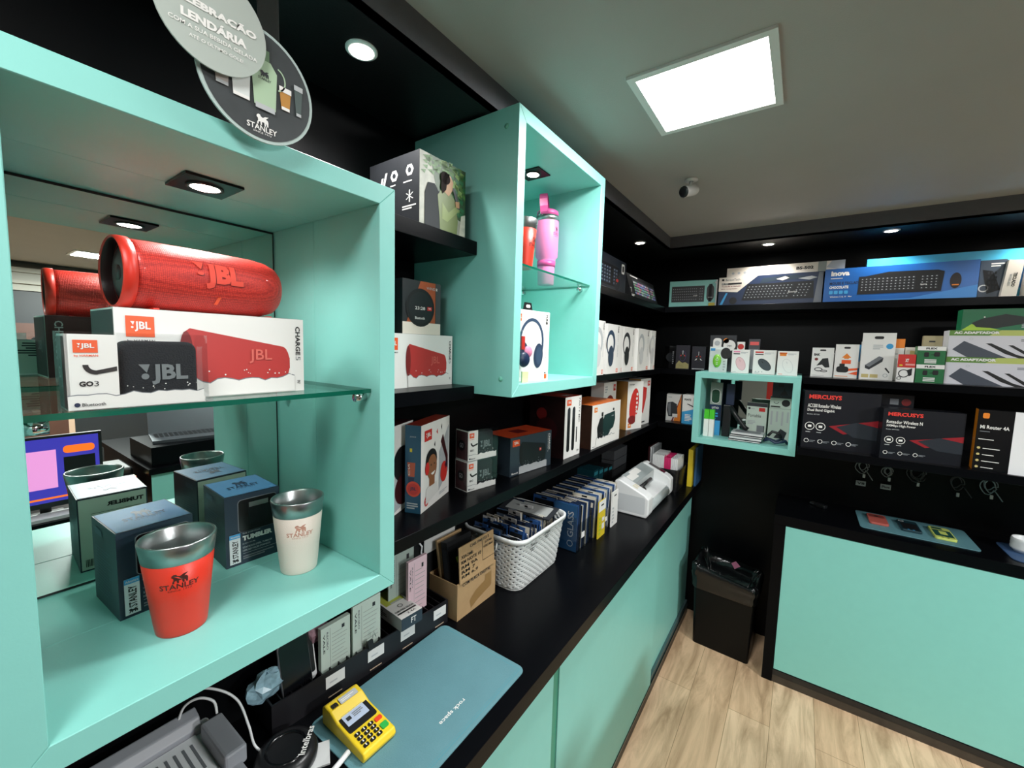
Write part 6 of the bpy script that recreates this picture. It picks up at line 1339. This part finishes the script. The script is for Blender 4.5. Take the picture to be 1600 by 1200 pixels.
def slabq(name, pts, m, thick, art=None):
    (ya, za), (yb, zb) = pts; mb = MB()
    mb.add([(x0, ya, za), (x1, ya, za), (x1, yb, zb), (x0, yb, zb), (x0, ya, za - thick), (x1, ya, za - thick), (x1, yb, zb - thick), (x0, yb, zb - thick)], [(0, 1, 2, 3), (7, 6, 5, 4), (0, 4, 5, 1), (2, 6, 7, 3), (0, 3, 7, 4), (1, 5, 6, 2)], m)
    if art: art(mb)
    mb.build(name, t)
slabq('hopper_cover', [(.165, .235), (.29, .285)], mat('counter_grey', '#9fa8a8', .35), .02, lambda mb: (lambda F: (F.rrect(.05, .25, .38, .75, .1, WHITE, 1), F.rrect(.25, .45, .62, .92, .1, WHITE, 2)))(Face(mb, (x0, .165, .235), (1, 0, 0), (0, .928, .371), x1 - x0, .134)))
slabq('back_plate', [(.164, .234), (.166, .12)], mat('counter_inner_grey', '#b9bfbf', .4), .005)
slabq('note_tray', [(.035, .105), (.16, .13)], WPLASTIC, .02, lambda mb: (lambda F: F.rect(.1, .3, .3, .45, LGREY, 1))(Face(mb, (x0, .035, .105), (1, 0, 0), (0, .98, .196), x1 - x0, .127)))
mb = MB(); mb.lathe([(.0, 0), (.048, 0), (.048, x1 - x0), (.0, x1 - x0)], mat('counter_grey', ''), 28, c=(x0, .05, .05), axis='x'); mb.build('front_roll_cover', t)
mb = MB(); mb.box(x0, x1, .06, .29, .0, .04, GPLASTIC); mb.build('base', t)
mb = MB(); mb.lathe([(.0, 0), (.016, 0), (.016, .30), (.0, .30)], DPLASTIC, 20, c=(x0 + .05, .13, .20), axis='x'); mb.build('feed_roller', t)
mb = MB(); mb.lathe([(.0, 0), (.030, 0), (.030, .05), (.0, .05)], RUBBER, 20, c=(x0 + .06, .125, .165), axis='x'); mb.build('drive_wheel', t)
mb = MB(); n_ = Vector((0, .922, .387)); mb.prism(rrect(0, 0, .055, .17, .004), mat('dark_red_display', '#2a1418', .15), (Lw - th + .022, .07, .2105), (1, 0, 0), tuple(n_), .003); mb.build('display_window', t)

t = empty('storage_basket', (-1.06, 4.42, TZ), 0, 'black woven basket filled with white and pink cases in the far corner', 'basket')
mb = basket_wall(.26, .34, .30, .40, .22, .04, .0018, 24, .013, mat('black_basket_plastic', '#121214', .4), False); o = mb.build('woven_wall', t)
mb = MB(); mb.prism(rrect(-.13, -.17, .13, .17, .04), mat('black_basket_plastic', ''), (0, 0, 0), (1, 0, 0), (0, 1, 0), .01); mb.build('base', t)
i = 0
for k in range(15):
    m_, nm = ((PC[4], 'white') if k < 7 else (MAGENTA, 'magenta') if k < 11 else (WPLASTIC, 'pale'))
    x = -1.185 + .0165 * k
    t = empty('case_pack', (x, 4.27, TZ + .13), 0, '%s phone case pack standing in the black basket' % nm, 'pack', '%s case packs in the black basket' % nm)
    mb = MB(); mb.box(0, .0145, 0, .26, 0, .20 if k > 6 else .215, m_); mb.build('card', t); mb = MB(); mb.tube([(.002, .01, .20), (.006, .02, .225), (.012, .03, .20)], .0025, m_ if k in range(7, 11) else FILM, 5); mb.build('hang_hook', t)
for x, m_, lab, h in ((-.862, YELLOW, 'yellow folder leaning against the back wall beside the black basket', .39), (-.83, mat('folder_blue', '#2c5580', .4), 'blue folder leaning against the back wall at the worktop end', .41)):
    mb = MB(); mb.box(-.045 if m_ is YELLOW else -.02, .0, 0, .35 if m_ is YELLOW else .3, 0, h, m_); o = mb.build('folder', loc=(x + .012, 4.53 if m_ is YELLOW else 4.58, TZ)); setp(o, lab, 'folder')
for k in range(3): carton('folder', ['thin maroon folder standing in the far corner of the worktop', 'thin white folder between the maroon and grey ones in the corner', 'thin grey folder beside the black basket in the corner'][k], (-1.30 + .022 * k, 4.50), (-1.285 + .022 * k, 4.50), TZ, .36, .3, [MAROON, WPLASTIC, LGREY][k], cat='folder')
for k in range(4):
    carton('case_box', '%s boxed case standing upright behind the acrylic holders, %s of the four' % (['dark teal', 'dark teal', 'black', 'black'][k], ['nearest', 'second', 'third', 'farthest'][k]), (-1.45, 3.40 + k * .115), (-1.452, 3.505 + k * .115), TZ, .315 - .012 * k, .16, [mat('dark_teal_case', '#16404a', .25), mat('dark_teal_case', ''), INK, INK][k], art=lambda F: F['front'].rect(.08, .85, .9, .95, mat('teal_stripe', '#2f7c88', .3)))
for k in range(4): carton('storage_case', 'flat grey case in the far corner, ' + ['lowest', 'second', 'third', 'topmost'][k] + ' of the grey stack', (-1.47, 3.93), (-1.47, 4.30), TZ + .098 * k, .092, .13, mat('grey_zip_case', '#4a4c4f', .5, bump=.3), cat='case')
for i, (y, z) in enumerate(((1.15, -1.40),)): pass
